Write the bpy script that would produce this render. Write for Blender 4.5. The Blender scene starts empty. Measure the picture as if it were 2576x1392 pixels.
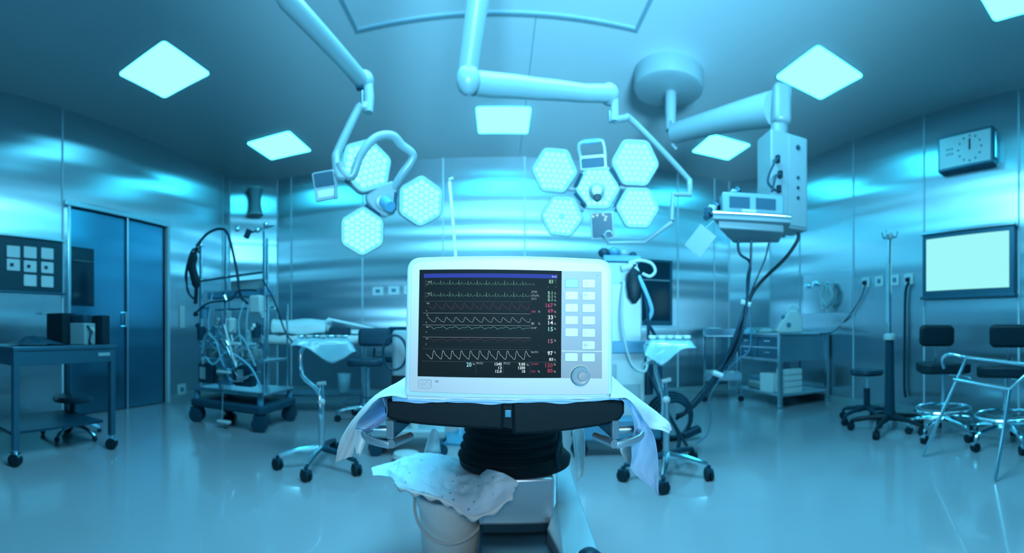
import bpy, bmesh, math, random
from math import sin, cos, tan, pi, radians
from mathutils import Vector as V, Matrix, Euler, noise

# ------------------------------------------------------------------ camera, light, exposure
S = bpy.context.scene
C = S.collection
F, HC, XC, Y0 = 1063.0, 0.92, 1255.0, 834.0        # panorama: px per radian, eye height, px of world +Y, horizon px
cam = bpy.data.cameras.new('camera'); cam_ob = bpy.data.objects.new('camera', cam); C.objects.link(cam_ob)
cam.type = 'PANO'; cam.panorama_type = 'CENTRAL_CYLINDRICAL'
cam.central_cylindrical_radius = 1.0
cam.central_cylindrical_range_u_min = -1288/F; cam.central_cylindrical_range_u_max = 1288/F
cam.central_cylindrical_range_v_min = -(1392-Y0)/F; cam.central_cylindrical_range_v_max = Y0/F
cam.lens = 50; cam.dof.use_dof = True; cam.dof.focus_distance = 0.82; cam.dof.aperture_fstop = 10.0
cam.clip_start = 0.01
cam_ob.location = (0, 0, HC); cam_ob.rotation_euler = (pi/2, 0, -33/F)
S.camera = cam_ob
S.view_settings.view_transform = 'Standard'; S.view_settings.look = 'None'; S.view_settings.gamma = 1
S.view_settings.use_curve_mapping = False; S.view_settings.exposure = 0.0
S.cycles.max_bounces = 8; S.cycles.diffuse_bounces = 4; S.cycles.glossy_bounces = 4; S.cycles.transmission_bounces = 6
S.cycles.transparent_max_bounces = 8; S.cycles.sample_clamp_indirect = 6; S.cycles.use_denoising = True
S.cycles.caustics_reflective = False; S.cycles.caustics_refractive = False
w = bpy.data.worlds.new('world'); S.world = w; w.use_nodes = True
w.node_tree.nodes['Background'].inputs[0].default_value = (0.02, 0.1, 0.16, 1); w.node_tree.nodes['Background'].inputs[1].default_value = 0.3

def area(name, loc, target, size, power, col):
    l = bpy.data.lights.new(name, 'AREA'); l.shape = 'RECTANGLE'; l.size = size[0]; l.size_y = size[1]; l.energy = power; l.color = col
    o = bpy.data.objects.new(name, l); C.objects.link(o); o.location = loc
    o.rotation_euler = (V(target)-V(loc)).to_track_quat('-Z', 'Y').to_euler(); return o
# added fill lights behind the camera: one for the monitor, one for the ceiling
area('monitor_fill', (0.0, -1.3, 1.7), (0.03, 1.0, 0.72), (0.5, 0.35), 1.7, (0.92, 0.92, 0.92)).data.spread = radians(50)  # added beam that brightens the monitor front, no fixture of the room
#area('rear_ceiling_lamp', (0.3, -1.0, 3.1), (0.2, 3.6, 0.2), (2.4, 1.2), 18, (0.20, 0.72, 1.0))
area('ceiling_fill', (0.3, -2.6, 1.2), (0.6, 4.5, 3.3), (1.4, 0.7), 90, (0.22, 0.68, 1.0)).data.spread = radians(52)  # added upward wash that brightens the ceiling, no fixture of the room
# added unseen fill light above the operating table, lifts the whole room
area('overhead_fill', (0.1, 1.55, 3.26), (0.1, 1.56, 0), (1.9, 1.5), 180, (0.19, 0.72, 1.0))

# ------------------------------------------------------------------ pixel -> place
def az(px): return (px-XC)/F
def at(px, py, d): a = az(px); return V((d*sin(a), d*cos(a), HC+(Y0-py)/F*d))
def fl(px, py): d = F*HC/(py-Y0); a = az(px); return V((d*sin(a), d*cos(a), 0))
def onx(px, py, X): return at(px, py, X/sin(az(px)))
def ony(px, py, Y): return at(px, py, Y/cos(az(px)))
LX, RX, BY, HZ, FY = -3.87, 3.92, 5.76, 3.302, -3.2

# ------------------------------------------------------------------ materials
MATS = {}
def mat(name, col, rough=0.5, metal=0.0, var=0.06, scale=6.0, bump=0.0, bscale=(40, 40, 40), emit=None, alpha=None, coat=0.0, trans=0.0, bdist=0.01, spec=0.5, aniso=0.0):
    m = bpy.data.materials.new(name); m.use_nodes = True; nt = m.node_tree; N = nt.nodes; L = nt.links
    b = N['Principled BSDF']
    b.inputs['Roughness'].default_value = rough; b.inputs['Metallic'].default_value = metal
    b.inputs['Specular IOR Level'].default_value = spec
    if aniso:
        b.inputs['Anisotropic'].default_value = aniso; tg = N.new('ShaderNodeTangent'); tg.direction_type = 'RADIAL'; tg.axis = 'Z'; L.new(tg.outputs[0], b.inputs['Tangent'])
    b.inputs['Coat Weight'].default_value = coat; b.inputs['Transmission Weight'].default_value = trans
    tc = N.new('ShaderNodeTexCoord'); no = N.new('ShaderNodeTexNoise'); no.inputs['Scale'].default_value = scale; no.inputs['Detail'].default_value = 3
    L.new(tc.outputs['Object'], no.inputs['Vector'])
    mx = N.new('ShaderNodeMix'); mx.data_type = 'RGBA'
    mx.inputs[6].default_value = tuple(c*(1-var) for c in col)+(1,); mx.inputs[7].default_value = tuple(min(1, c*(1+var)) for c in col)+(1,)
    L.new(no.outputs[0], mx.inputs[0]); L.new(mx.outputs[2], b.inputs['Base Color'])
    if bump:
        mp = N.new('ShaderNodeMapping'); mp.inputs['Scale'].default_value = bscale; L.new(tc.outputs['Object'], mp.inputs[0])
        n2 = N.new('ShaderNodeTexNoise'); n2.inputs['Scale'].default_value = 1.0; n2.inputs['Detail'].default_value = 0.6; L.new(mp.outputs[0], n2.inputs['Vector'])
        bp = N.new('ShaderNodeBump'); bp.inputs['Strength'].default_value = bump; bp.inputs['Distance'].default_value = bdist
        L.new(n2.outputs[0], bp.inputs['Height']); L.new(bp.outputs[0], b.inputs['Normal'])
    if emit:
        b.inputs['Emission Color'].default_value = tuple(emit[:3])+(1,); b.inputs['Emission Strength'].default_value = emit[3]
    if alpha is not None: b.inputs['Alpha'].default_value = alpha
    MATS[name] = m; return m

STEELW = mat('brushed_steel_panel', (0.58, 0.74, 0.80), 0.28, 1.0, 0.03, 1.5, 1.0, (0.16, 0.16, 3.4), bdist=0.018, aniso=0.93)
FLOORM = mat('vinyl_floor', (0.31, 0.34, 0.38), 0.22, 0.0, 0.05, 1.2, 0.15, (3, 3, 3), coat=0.25)
CEILM = mat('ceiling_paint', (0.72, 0.88, 0.93), 0.38, 0.0, 0.02, 0.8, 0.1, (1, 1, 1))
SEAM = mat('seam_sealant', (0.62, 0.82, 0.92), 0.4)
GROOVE = mat('ceiling_gasket', (0.26, 0.46, 0.54), 0.5)
WHITE = mat('equipment_white', (0.52, 0.66, 0.68), 0.4)
PALE = mat('pale_blue_paint', (0.28, 0.42, 0.46), 0.4)
ARMW = mat('lamp_arm_enamel', (0.19, 0.29, 0.32), 0.32)
MIDB = mat('mid_blue_plastic', (0.08, 0.30, 0.45), 0.45)
BRIGHTW = mat('bright_white_plastic', (0.82, 0.92, 0.94), 0.45)
SHADE = mat('slate_blue_upholstery', (0.015, 0.07, 0.11), 0.5, spec=0.2)
DARK = mat('dark_blue_plastic', (0.008, 0.055, 0.09), 0.4, spec=0.3)
DARKER = mat('near_black_rubber', (0.004, 0.024, 0.036), 0.5, spec=0.25)
BLACK = mat('black_pad', (0.003, 0.012, 0.017), 0.6, spec=0.15, bump=0.2, bscale=(60, 60, 60), bdist=0.001)
CHROME = mat('chrome', (0.62, 0.88, 0.96), 0.12, 1.0)
STEEL = mat('table_steel', (0.62, 0.80, 0.86), 0.26, 1.0, bump=0.1, bscale=(2, 2, 60), bdist=0.002)
STEELD = mat('dull_steel', (0.05, 0.17, 0.24), 0.38, 0.7)
BRACKET = mat('clamp_alloy', (0.45, 0.62, 0.70), 0.35, 0.8)
SCREENB = mat('screen_glass', (0.003, 0.005, 0.006), 0.4, spec=0.02, emit=(0.005, 0.011, 0.014, 1.0), var=0)
LED = mat('led_lens', (0.01, 0.03, 0.03), 0.3, emit=(0.43, 2.4, 3.2, 1.0), var=0, spec=0.05)
LEDB = mat('led_reflector', (0.02, 0.06, 0.08), 0.3, emit=(0.16, 0.8, 1.0, 1.0), var=0, spec=0.05)
PLASTIC = mat('translucent_plastic', (0.45, 0.85, 0.97), 0.15, bump=0.6, bscale=(14, 14, 14), alpha=0.38, coat=0.3)
BUCKETM = mat('bucket_plastic', (0.62, 0.84, 0.88), 0.35)
DRAPEM = mat('drape_paper', (0.66, 0.80, 0.84), 0.8, bump=0.35, bscale=(25, 25, 25), bdist=0.004)
DRAPEB = mat('drape_paper_blue', (0.33, 0.58, 0.80), 0.8, bump=0.35, bscale=(25, 25, 25), bdist=0.004)
HOSE = mat('corrugated_hose', (0.20, 0.55, 0.72), 0.4)
BODYM = mat('monitor_casing', (0.46, 0.66, 0.72), 0.35, var=0.02)
FRONTM = mat('monitor_front', (0.60, 0.56, 0.56), 0.4, var=0.02)
KEYP = mat('keypad_grey', (0.30, 0.26, 0.27), 0.45, var=0.02)
KEYM = mat('key_white', (0.64, 0.58, 0.58), 0.4, var=0.02)
KEYBL = mat('key_blue', (0.20, 0.34, 0.40), 0.4, var=0.02)
INK = mat('ink', (0.03, 0.07, 0.09), 0.5)
LINEM = mat('moulding_line', (0.12, 0.22, 0.26), 0.5)

def emat(name, col, s=1.0): return mat(name, (0, 0, 0), 0.5, var=0, emit=tuple(col)+(s,), spec=0.05)
def srgb(r, g, b): return tuple(((c/255)/12.92 if c/255 <= 0.04045 else ((c/255+0.055)/1.055)**2.4) for c in (r, g, b))

# ------------------------------------------------------------------ mesh builder
class MB:
    def __init__(s): s.v = []; s.f = []
    def add(s, vs, fs):
        k = len(s.v); s.v += [tuple(p) for p in vs]; s.f += [tuple(i+k for i in q) for q in fs]; return s
    def box(s, c, d, rot=None):
        c = V(c); R = rot.to_matrix() if isinstance(rot, Euler) else (rot or Matrix.Identity(3))
        vs = [c+R@V((x*d[0]/2, y*d[1]/2, z*d[2]/2)) for x in (-1, 1) for y in (-1, 1) for z in (-1, 1)]
        return s.add(vs, [(0, 1, 3, 2), (4, 6, 7, 5), (0, 4, 5, 1), (2, 3, 7, 6), (0, 2, 6, 4), (1, 5, 7, 3)])
    def tube(s, pts, r, n=10, flat=1.0):
        pts = [V(p) for p in pts]; m = len(pts); rr = r if isinstance(r, (list, tuple)) else [r]*m
        t = (pts[1]-pts[0]).normalized(); u = t.orthogonal().normalized(); vs = []
        for i, p in enumerate(pts):
            t2 = ((pts[min(i+1, m-1)]-p).normalized()+(p-pts[max(i-1, 0)]).normalized())
            t2 = t2.normalized() if t2.length > 1e-6 else t
            u = (u-t2*u.dot(t2)); u = u.normalized() if u.length > 1e-6 else t2.orthogonal().normalized(); b = t2.cross(u)
            for k in range(n): a = 2*pi*k/n; vs.append(p+(u*cos(a)+b*sin(a)*flat)*rr[i])
        fs = [(i*n+k, i*n+(k+1) % n, (i+1)*n+(k+1) % n, (i+1)*n+k) for i in range(m-1) for k in range(n)]
        fs += [tuple(range(n-1, -1, -1)), tuple((m-1)*n+k for k in range(n))]
        return s.add(vs, fs)
    def lathe(s, prof, c=(0, 0, 0), n=28, R=None, sx=1.0, sy=1.0):
        c = V(c); R = R or Matrix.Identity(3); vs = []
        for (r, z) in prof:
            for k in range(n): a = 2*pi*k/n; vs.append(c+R@V((r*cos(a)*sx, r*sin(a)*sy, z)))
        m = len(prof)
        fs = [(i*n+k, i*n+(k+1) % n, (i+1)*n+(k+1) % n, (i+1)*n+k) for i in range(m-1) for k in range(n)]
        fs += [tuple(range(n-1, -1, -1)), tuple((m-1)*n+k for k in range(n))]
        return s.add(vs, fs)
    def sph(s, c, r, n=12, sc=(1, 1, 1), R=None):
        c = V(c); R = R or Matrix.Identity(3); vs = []; m = max(5, n//2+1)
        for i in range(m):
            ph = pi*(i+0.02)/(m-1+0.04)
            for k in range(n): a = 2*pi*k/n; vs.append(c+R@V((r*sin(ph)*cos(a)*sc[0], r*sin(ph)*sin(a)*sc[1], -r*cos(ph)*sc[2])))
        fs = [(i*n+k, i*n+(k+1) % n, (i+1)*n+(k+1) % n, (i+1)*n+k) for i in range(m-1) for k in range(n)]
        return s.add(vs, fs+[tuple(range(n-1, -1, -1)), tuple((m-1)*n+k for k in range(n))])
    def prism(s, poly, z0, z1, M=None):      # poly in xy, extruded z0..z1, then M (4x4)
        M = M or Matrix.Identity(4); n = len(poly)
        vs = [M@V((x, y, z0)) for x, y in poly]+[M@V((x, y, z1)) for x, y in poly]
        return s.add(vs, [tuple(range(n-1, -1, -1)), tuple(range(n, 2*n))]+[(k, (k+1) % n, n+(k+1) % n, n+k) for k in range(n)])
    def grid(s, rows):
        n = len(rows[0]); vs = [p for r in rows for p in r]
        return s.add(vs, [(i*n+k, i*n+k+1, (i+1)*n+k+1, (i+1)*n+k) for i in range(len(rows)-1) for k in range(n-1)])
    def build(s, name, m, parent=None, world=False, bevel=0, solid=0, sub=0, sharp=38, smooth=True):
        me = bpy.data.meshes.new(name); me.from_pydata(s.v, [], s.f)
        if world and parent is not None: me.transform(parent['_w'] if False else WM[parent.name].inverted())
        bm = bmesh.new(); bm.from_mesh(me); bmesh.ops.recalc_face_normals(bm, faces=bm.faces); bm.to_mesh(me); bm.free()
        if smooth:
            me.shade_smooth(); me.set_sharp_from_angle(angle=radians(sharp))
        me.materials.append(m)
        o = bpy.data.objects.new(name, me); C.objects.link(o)
        if parent is not None: o.parent = parent
        if solid: d = o.modifiers.new('thickness', 'SOLIDIFY'); d.thickness = solid; d.offset = 0
        if sub: d = o.modifiers.new('smooth', 'SUBSURF'); d.levels = sub; d.render_levels = sub
        if bevel: d = o.modifiers.new('edge', 'BEVEL'); d.width = bevel; d.segments = 3; d.limit_method = 'ANGLE'; d.angle_limit = radians(40)
        WM[o.name] = WM[parent.name] if parent is not None else Matrix.Identity(4)
        return o
WM = {}
def thing(name, label, cat, loc=(0, 0, 0), rz=0.0, group=None):
    o = bpy.data.objects.new(name, None); C.objects.link(o); o.empty_display_size = 0.1
    o.location = loc; o.rotation_euler = (0, 0, rz); o['label'] = label; o['category'] = cat
    if group: o['group'] = group
    WM[o.name] = Matrix.Translation(V(loc))@Matrix.Rotation(rz, 4, 'Z'); return o
def tag(o, label, cat, group=None):
    o['label'] = label; o['category'] = cat
    if group: o['group'] = group
    return o
def struct(o): o['kind'] = 'structure'; return o
def rrect(x0, y0, x1, y1, r, n=6):
    P = []
    for cx, cy, a0 in ((x1-r, y1-r, 0), (x0+r, y1-r, pi/2), (x0+r, y0+r, pi), (x1-r, y0+r, 3*pi/2)):
        for k in range(n+1): a = a0+k*pi/2/n; P.append((cx+r*cos(a), cy+r*sin(a)))
    return P
def bez(pts, n=8):       # Catmull-Rom through points
    pts = [V(p) for p in pts]; out = []
    for i in range(len(pts)-1):
        p0 = pts[max(i-1, 0)]; p1 = pts[i]; p2 = pts[i+1]; p3 = pts[min(i+2, len(pts)-1)]
        for k in range(n):
            t = k/n; out.append(0.5*((2*p1)+(p2-p0)*t+(2*p0-5*p1+4*p2-p3)*t*t+(3*p1-p0-3*p2+p3)*t**3))
    return out+[pts[-1]]
def frame(normal, up=V((0, 0, 1))):     # 3x3: local z = normal, local x = right as seen looking against the normal
    z = V(normal).normalized(); x = up.cross(z).normalized(); y = z.cross(x); return Matrix((x, y, z)).transposed()
def M4(loc, R3): m = R3.to_4x4(); m.translation = V(loc); return m
def copy_tree(o, parent=None):
    c = o.copy(); C.objects.link(c); c.parent = parent
    for ch in o.children: copy_tree(ch, c)
    return c
RZX = Matrix.Rotation(pi/2, 3, 'X')      # local z -> -y
def caster(parent, p, r=0.035, ang=0.0, fm=None, wm=None):
    p = V(p); R = Matrix.Rotation(ang, 3, 'Z')
    f = MB(); f.tube([p+V((0, 0, 2.6*r)), p+V((0, 0, 1.9*r))], r*0.35, 8); f.box(p+V((0, 0, 1.75*r)), (r*1.6, r*1.15, r*0.5), R)
    fo = f.build('caster', fm or CHROME, parent)
    wv = MB(); Rw = R@Matrix.Rotation(pi/2, 3, 'X')
    for sgn in (-0.5, 0.5): wv.lathe([(r*0.5, -0.32*r), (r, -0.25*r), (r, 0.25*r), (r*0.5, 0.32*r)], p+R@V((0, sgn*r*0.8, r)), 16, Rw)
    wv.build('wheel', wm or DARKER, fo); return fo
# ------------------------------------------------------------------ the room
T = 0.12
CH_L = (V((LX, 5.23, 0)), V((-3.33, BY, 0))); CH_R = (V((3.49, BY, 0)), V((RX, 5.25, 0)))
def wall(name, a, b, inward, m=STEELW, z0=0.0, z1=HZ, parent=None):
    a = V(a); b = V(b); n = V(inward).normalized()*T
    o = MB().prism([(a.x, a.y), (b.x, b.y), (b.x-n.x, b.y-n.y), (a.x-n.x, a.y-n.y)], z0, z1).build(name, m, parent, smooth=False)
    if parent is None: struct(o)
    return o
struct(MB().box((0, (BY+FY)/2, -0.05), (RX-LX+0.6, BY-FY+0.6, 0.1)).build('floor', FLOORM, smooth=False))
struct(MB().box((0, (BY+FY)/2, HZ+0.05), (RX-LX+0.6, BY-FY+0.6, 0.1)).build('ceiling', CEILM, smooth=False))
DY0, DY1, DZ = 2.37, 3.84, 2.26
wl = wall('wall_left', (LX, FY, 0), (LX, DY0, 0), (1, 0, 0))
o = wall('wall_left_rear', (LX, DY1, 0), (LX, 5.23, 0), (1, 0, 0)); o.name = 'wall_left.001'
o = wall('wall_left_over_door', (LX, DY0, 0), (LX, DY1, 0), (1, 0, 0), z0=DZ); o.name = 'wall_left.002'
wall('wall_left_corner', CH_L[0], CH_L[1], (0.53, -0.54, 0)).name = 'wall_left.003'
wall('wall_back', (-3.33, BY, 0), (3.49, BY, 0), (0, -1, 0))
wall('wall_right_corner', CH_R[0], CH_R[1], (-0.51, -0.43, 0)).name = 'wall_right.001'
wall('wall_right', (RX, FY, 0), (RX, 5.25, 0), (-1, 0, 0))
wall('wall_front', (LX, FY, 0), (RX, FY, 0), (0, 1, 0), m=MIDB)
# wall seams and coves
ti = [0]
def trim(mb, m, bevel=0):
    ti[0] += 1; return struct(mb.build('trim_%d' % ti[0], m, bevel=bevel))
for px in (157, 560):
    p = onx(px, Y0, LX); trim(MB().box((LX+0.003, p.y, HZ/2), (0.006, 0.02, HZ)), SEAM)
for px in (733, 912, 1115, 1320, 1705, 1797):
    p = ony(px, Y0, BY); trim(MB().box((p.x, BY-0.003, HZ/2), (0.022, 0.006, HZ)), SEAM)
for px in (2012, 2147, 2325, 2563):
    p = onx(px, Y0, RX); trim(MB().box((RX-0.003, p.y, HZ/2), (0.006, 0.02, HZ)), SEAM)
for p in (CH_L[0], CH_L[1], CH_R[0], CH_R[1]): trim(MB().tube([(p.x, p.y, 0.0), (p.x, p.y, HZ)], 0.012, 8), SEAM)
# laminar-flow ceiling field outline and ceiling board joint
for (x0, y0, x1, y1) in ((-1.12, 3.14, 1.08, 3.17), (-1.12, 0.6, -1.09, 3.14), (1.05, 0.6, 1.08, 3.14), (-1.12, 0.57, 1.08, 0.6)):
    trim(MB().box(((x0+x1)/2, (y0+y1)/2, HZ-0.004), (x1-x0, y1-y0, 0.012)), GROOVE)
trim(MB().box((0.28, 4.4, HZ-0.001), (0.008, 2.5, 0.004)), GROOVE)
# left double door
DOORM = mat('door_steel', (0.10, 0.34, 0.48), 0.24, 0.95, 0.05, 2, 0.8, (0.3, 0.3, 3.0), bdist=0.02)
DGLASS = mat('dark_glass', (0.004, 0.035, 0.06), 0.12)
def door(n, y0, y1, xo):
    d = struct(MB().box((LX-0.03+xo, (y0+y1)/2, DZ/2), (0.05, y1-y0-0.008, DZ-0.02)).build('door_%d' % n, DOORM, bevel=0.004)); return d
d1 = door(1, DY0+0.03, 3.19, 0); d2 = door(2, 3.19, DY1-0.03, 0)
pw = MB().box((LX-0.003, 2.57, 1.52), (0.016, 0.30, 0.64)).build('vision_pane', DGLASS, d1, bevel=0.004)
MB().tube([(LX+0.012, 2.44, 1.69), (LX+0.012, 2.70, 1.69)], 0.008, 8).build('push_bar', CHROME, d1)
hb = MB().tube([(LX-0.01, 3.15, 0.98), (LX+0.04, 3.15, 0.98), (LX+0.04, 3.15, 1.14), (LX-0.01, 3.15, 1.14)], 0.009, 8).build('door_handle', CHROME, d1)
trim(MB().tube([(LX+0.02, 3.19, 0.0), (LX+0.02, 3.19, DZ)], 0.012, 8), STEEL)
trim(MB().box((LX+0.02, (DY0+DY1)/2, DZ+0.03), (0.06, DY1-DY0+0.1, 0.06)), STEEL, 0.008)
trim(MB().box((LX+0.02, DY1+0.02, DZ/2), (0.06, 0.045, DZ)), SEAM, 0.008)
trim(MB().box((LX+0.02, DY0-0.0, DZ/2), (0.06, 0.04, DZ)), STEEL, 0.008)
struct(MB().box((LX-0.1, (DY0+DY1)/2, DZ/2), (0.05, DY1-DY0+0.2, DZ+0.1)).build('wall_door_back', DARK)).name = 'wall_left.004'
for (y0, y1) in ((FY, DY0-0.03), (DY1+0.05, 5.2)):
    struct(MB().box((LX+0.006, (y0+y1)/2, 0.04), (0.012, y1-y0, 0.08)).build('baseboard_left', PALE))
struct(MB().box((RX-0.006, 1.0, 0.04), (0.012, 8.3, 0.08)).build('baseboard_right', PALE))
struct(MB().box((0.08, BY-0.006, 0.04), (6.75, 0.012, 0.08)).build('baseboard_back', PALE))
# glazed hatch in the back wall
a = ony(1578, 650, BY); b = ony(1690, 820, BY)
w1 = struct(MB().box(((a.x+b.x)/2, BY-0.012, (a.z+b.z)/2), (b.x-a.x, 0.03, a.z-b.z)).build('window_1', STEELD, bevel=0.006))
MB().box(((a.x+b.x)/2, BY-0.03, (a.z+b.z)/2+0.02), (b.x-a.x-0.09, 0.01, a.z-b.z-0.11)).build('pane', DGLASS, w1)
MB().box(((a.x+b.x)/2, BY-0.036, (a.z+b.z)/2+0.18), (b.x-a.x-0.10, 0.006, 0.018)).build('glazing_bar', STEEL, w1)
MB().box(((a.x+b.x)/2, BY-0.05, b.z-0.015), (b.x-a.x+0.04, 0.09, 0.03)).build('sill', SEAM, w1, bevel=0.005)

# ------------------------------------------------------------------ ceiling panels
PANELS = [(-2.755, 2.72, 0.60, 'largest square ceiling light panel, at the upper left of the lamp arms', 0.5),
          (-2.69, 4.71, 0.61, 'ceiling light panel further back on the left, beyond the large left panel', 1.1),
          (0.05, 4.76, 0.59, 'middle ceiling light panel below the horizontal white lamp arm', 1.4),
          (2.69, 2.84, 0.58, 'large diamond-shaped ceiling light panel right of the supply pendant head', 1.2),
          (2.74, 4.73, 0.56, 'ceiling light panel between the round ceiling canopy and the pendant column', 1.3),
          (2.68, 0.955, 0.60, 'ceiling light panel cut off by the upper right corner of the photo', 0.9),
          (-2.75, -1.2, 0.60, 'ceiling light panel behind the camera on the left', 0.5),
          (2.68, -1.2, 0.60, 'ceiling light panel behind the camera on the right', 1.0)]
for (x, y, s, lab, st) in PANELS:
    t = thing('ceiling_light', lab, 'ceiling light', (x, y, HZ), 0, 'square ceiling light panels')
    pm = emat('panel_glow', (0.43, 5.8*st, 8.6*st), 1.0)
    MB().prism(rrect(-s/2-0.012, -s/2-0.012, s/2+0.012, s/2+0.012, 0.04), -0.006, 0.0).build('frame', PALE, t)
    MB().prism(rrect(-s/2, -s/2, s/2, s/2, 0.035), -0.012, -0.004).build('diffuser', pm, t)

# ------------------------------------------------------------------ things fixed to the walls
# switch panel on the left wall
t = thing('switch_panel', 'dark wall panel with white square switches, left edge of the photo', 'switch panel', (LX, 1.8, 1.6))
MB().box((0.012, 0, -0.005), (0.024, 1.0, 0.53)).build('back_plate', mat('panel_dark', (0.006, 0.06, 0.09), 0.3), t, bevel=0.004)
MB().box((0.02, 0, 0.275), (0.05, 1.02, 0.02)).build('top_ledge', STEEL, t, bevel=0.003)
MB().box((0.03, 0, -0.285), (0.07, 1.02, 0.02)).build('bottom_ledge', STEELD, t, bevel=0.003)
for (px, py) in ((30, 635), (72, 637), (115, 640), (30, 668), (72, 672), (115, 675), (72, 707), (115, 710)):
    p = onx(px, py, LX)-V((LX, 1.8, 1.6))
    k = MB().prism(rrect(-0.072, -0.058, 0.072, 0.058, 0.01), 0, 0.016, M4((0.024, p.y, p.z), frame((1, 0, 0)))).build('switch', BRIGHTW, t, bevel=0.003)
    if 650 < py < 690: MB().box((0.044, p.y-0.02, p.z), (0.012, 0.035, 0.03)).build('rocker', DARK, k)
def plate(px, py, side, wd, hg, label, name='wall_socket', cat='socket', grp=None, m=None, slot=True):
    if side == 'L': p = onx(px, py, LX); R = frame((1, 0, 0))
    elif side == 'R': p = onx(px, py, RX); R = frame((-1, 0, 0))
    else: p = ony(px, py, BY); R = frame((0, -1, 0))
    t = thing(name, label, cat, p, 0, grp)
    MB().prism(rrect(-wd/2, -hg/2, wd/2, hg/2, 0.01), 0, 0.014, M4((0, 0, 0), R)).build('cover_plate', m or BRIGHTW, t, bevel=0.003)
    if slot: MB().prism(rrect(-wd*0.2, -hg*0.2, wd*0.2, hg*0.2, 0.006), 0.014, 0.018, M4((0, 0, 0), R)).build('outlet', MIDB, t)
    return t
plate(951, 733, 'B', 0.16, 0.12, 'white socket plate on the back wall, furthest left of the row beside the monitor', grp='sockets on the back wall')
plate(991, 731, 'B', 0.16, 0.12, 'white socket plate on the back wall, second in the row beside the monitor', grp='sockets on the back wall')
plate(1030, 730, 'B', 0.16, 0.12, 'white socket plate on the back wall, half hidden by the monitor edge', grp='sockets on the back wall')
for px, py, lab in ((2179, 711, 'with a drooping cord, leftmost of the right-wall row'), (2213, 708, 'second from left on the right wall'),
                    (2252, 705, 'partly behind the infusion stand pole'), (2287, 703, 'nearest the lit film viewer, with a dark plug')):
    t = plate(px, py, 'R', 0.125, 0.125, 'white socket plate '+lab, grp='sockets on the right wall')
    if px in (2179, 2287): MB().box((-0.035, 0, -0.01), (0.05, 0.035, 0.04)).build('plug', DARKER, t, bevel=0.004)
plate(457, 797, 'L', 0.10, 0.30, 'tall narrow white wall box left of the heart-lung machine', 'wall_box', 'wall box', slot=False)
plate(456, 980, 'L', 0.16, 0.14, 'white socket plate low on the wall beside the steel double door')
# cords from the sockets
def cord(name, pts, r, m, label, cat='cord', n=7, grp=None):
    return tag(MB().tube(bez(pts, n), r, 7).build(name, m), label, cat, grp)
cord('power_cord', [onx(2176, 716, RX-0.05), onx(2168, 745, RX-0.03), onx(2140, 790, RX-0.03), onx(2110, 825, RX-0.02), at(2090, 837, 4.9), at(2062, 840, 4.8)], 0.007, DARK,
     'dark cord drooping from the leftmost right-wall socket to the steel table')
cord('hanging_strap', [onx(2286, 712, RX-0.05), onx(2278, 740, RX-0.04), onx(2276, 850, RX-0.04), onx(2275, 960, RX-0.04), onx(2278, 1000, RX-0.04)], 0.016, DARK,
     'dark cable hanging straight down the right wall behind the infusion stand', 'cable')
# gas outlets and clear bag
t = thing('gas_outlet_panel', 'steel panel with two small gas outlets on the right wall above the steel table', 'wall panel', (RX, 4.35, 1.5))
p0 = onx(2022, 700, RX); p1 = onx(2145, 780, RX)
MB().box((-0.005, (p0.y+p1.y)/2-4.35, (p0.z+p1.z)/2-1.5), (0.012, p0.y-p1.y, p0.z-p1.z+0.06)).build('panel', STEEL, t, bevel=0.003)
for px, py, r in ((2034, 721, 0.03), (2054, 715, 0.035)):
    p = onx(px, py, RX)-V((RX, 4.35, 1.5)); MB().lathe([(r*1.2, 0), (r*1.2, 0.02), (r, 0.05), (r*0.5, 0.055)], p, 18, frame((-1, 0, 0))).build('outlet', CHROME, t)
t = thing('suction_bag', 'clear coiled suction tubing hanging on the right wall above the steel table', 'tubing', onx(2088, 740, RX-0.05))
random.seed(21)
for k in range(7):
    rx, rz, oy = 0.05+0.014*(k % 4), 0.13+0.02*(k % 3), random.uniform(-0.05, 0.05)
    MB().tube([V((-0.02-0.012*k, oy+rx*sin(q)+0.012*sin(3*q+k), -0.02+rz*cos(q)+0.01*cos(4*q+k))) for q in [2*pi*j/28 for j in range(29)]], 0.008, 6).build('coil', BRIGHTW if k % 2 else PLASTIC, t)
MB().tube(bez([(-0.03, 0.0, -0.14), (-0.04, 0.03, -0.2), (-0.03, 0.0, -0.23), (-0.03, -0.04, -0.18)], 5), 0.010, 7).build('drain_loop', BRIGHTW, t)
MB().tube([(0.0, 0, 0.15), (-0.08, 0, 0.15)], 0.008, 8).build('wall_hook', CHROME, t)
# clock
t = thing('wall_clock', 'rectangular white-faced wall clock high on the right wall', 'clock', (RX, 1.935, 2.765))
MB().box((-0.05, 0, 0), (0.10, 0.63, 0.36)).build('casing', STEELD, t, bevel=0.006)
MB().box((-0.102, 0, 0.0), (0.006, 0.58, 0.31)).build('face', mat('clock_face', (0.80, 0.92, 0.94), 0.3), t)
for k in range(12):
    a = k*pi/6; MB().box((-0.106, -0.06+0.13*sin(a), 0.125*cos(a)), (0.003, 0.016, 0.016)).build('hour_mark', DARK, t)
for k in range(6): MB().box((-0.106, 0.14+0.03*(k % 3), -0.02+0.05*(k//3)), (0.003, 0.012, 0.02)).build('date_mark', DARK, t)
MB().box((-0.108, -0.06, 0.04), (0.003, 0.018, 0.11)).build('clock_hand', DARKER, t)
MB().tube([(-0.06, -0.325, -0.13), (-0.06, -0.325, 0.13)], 0.02, 10).build('side_rod', CHROME, t)
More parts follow.
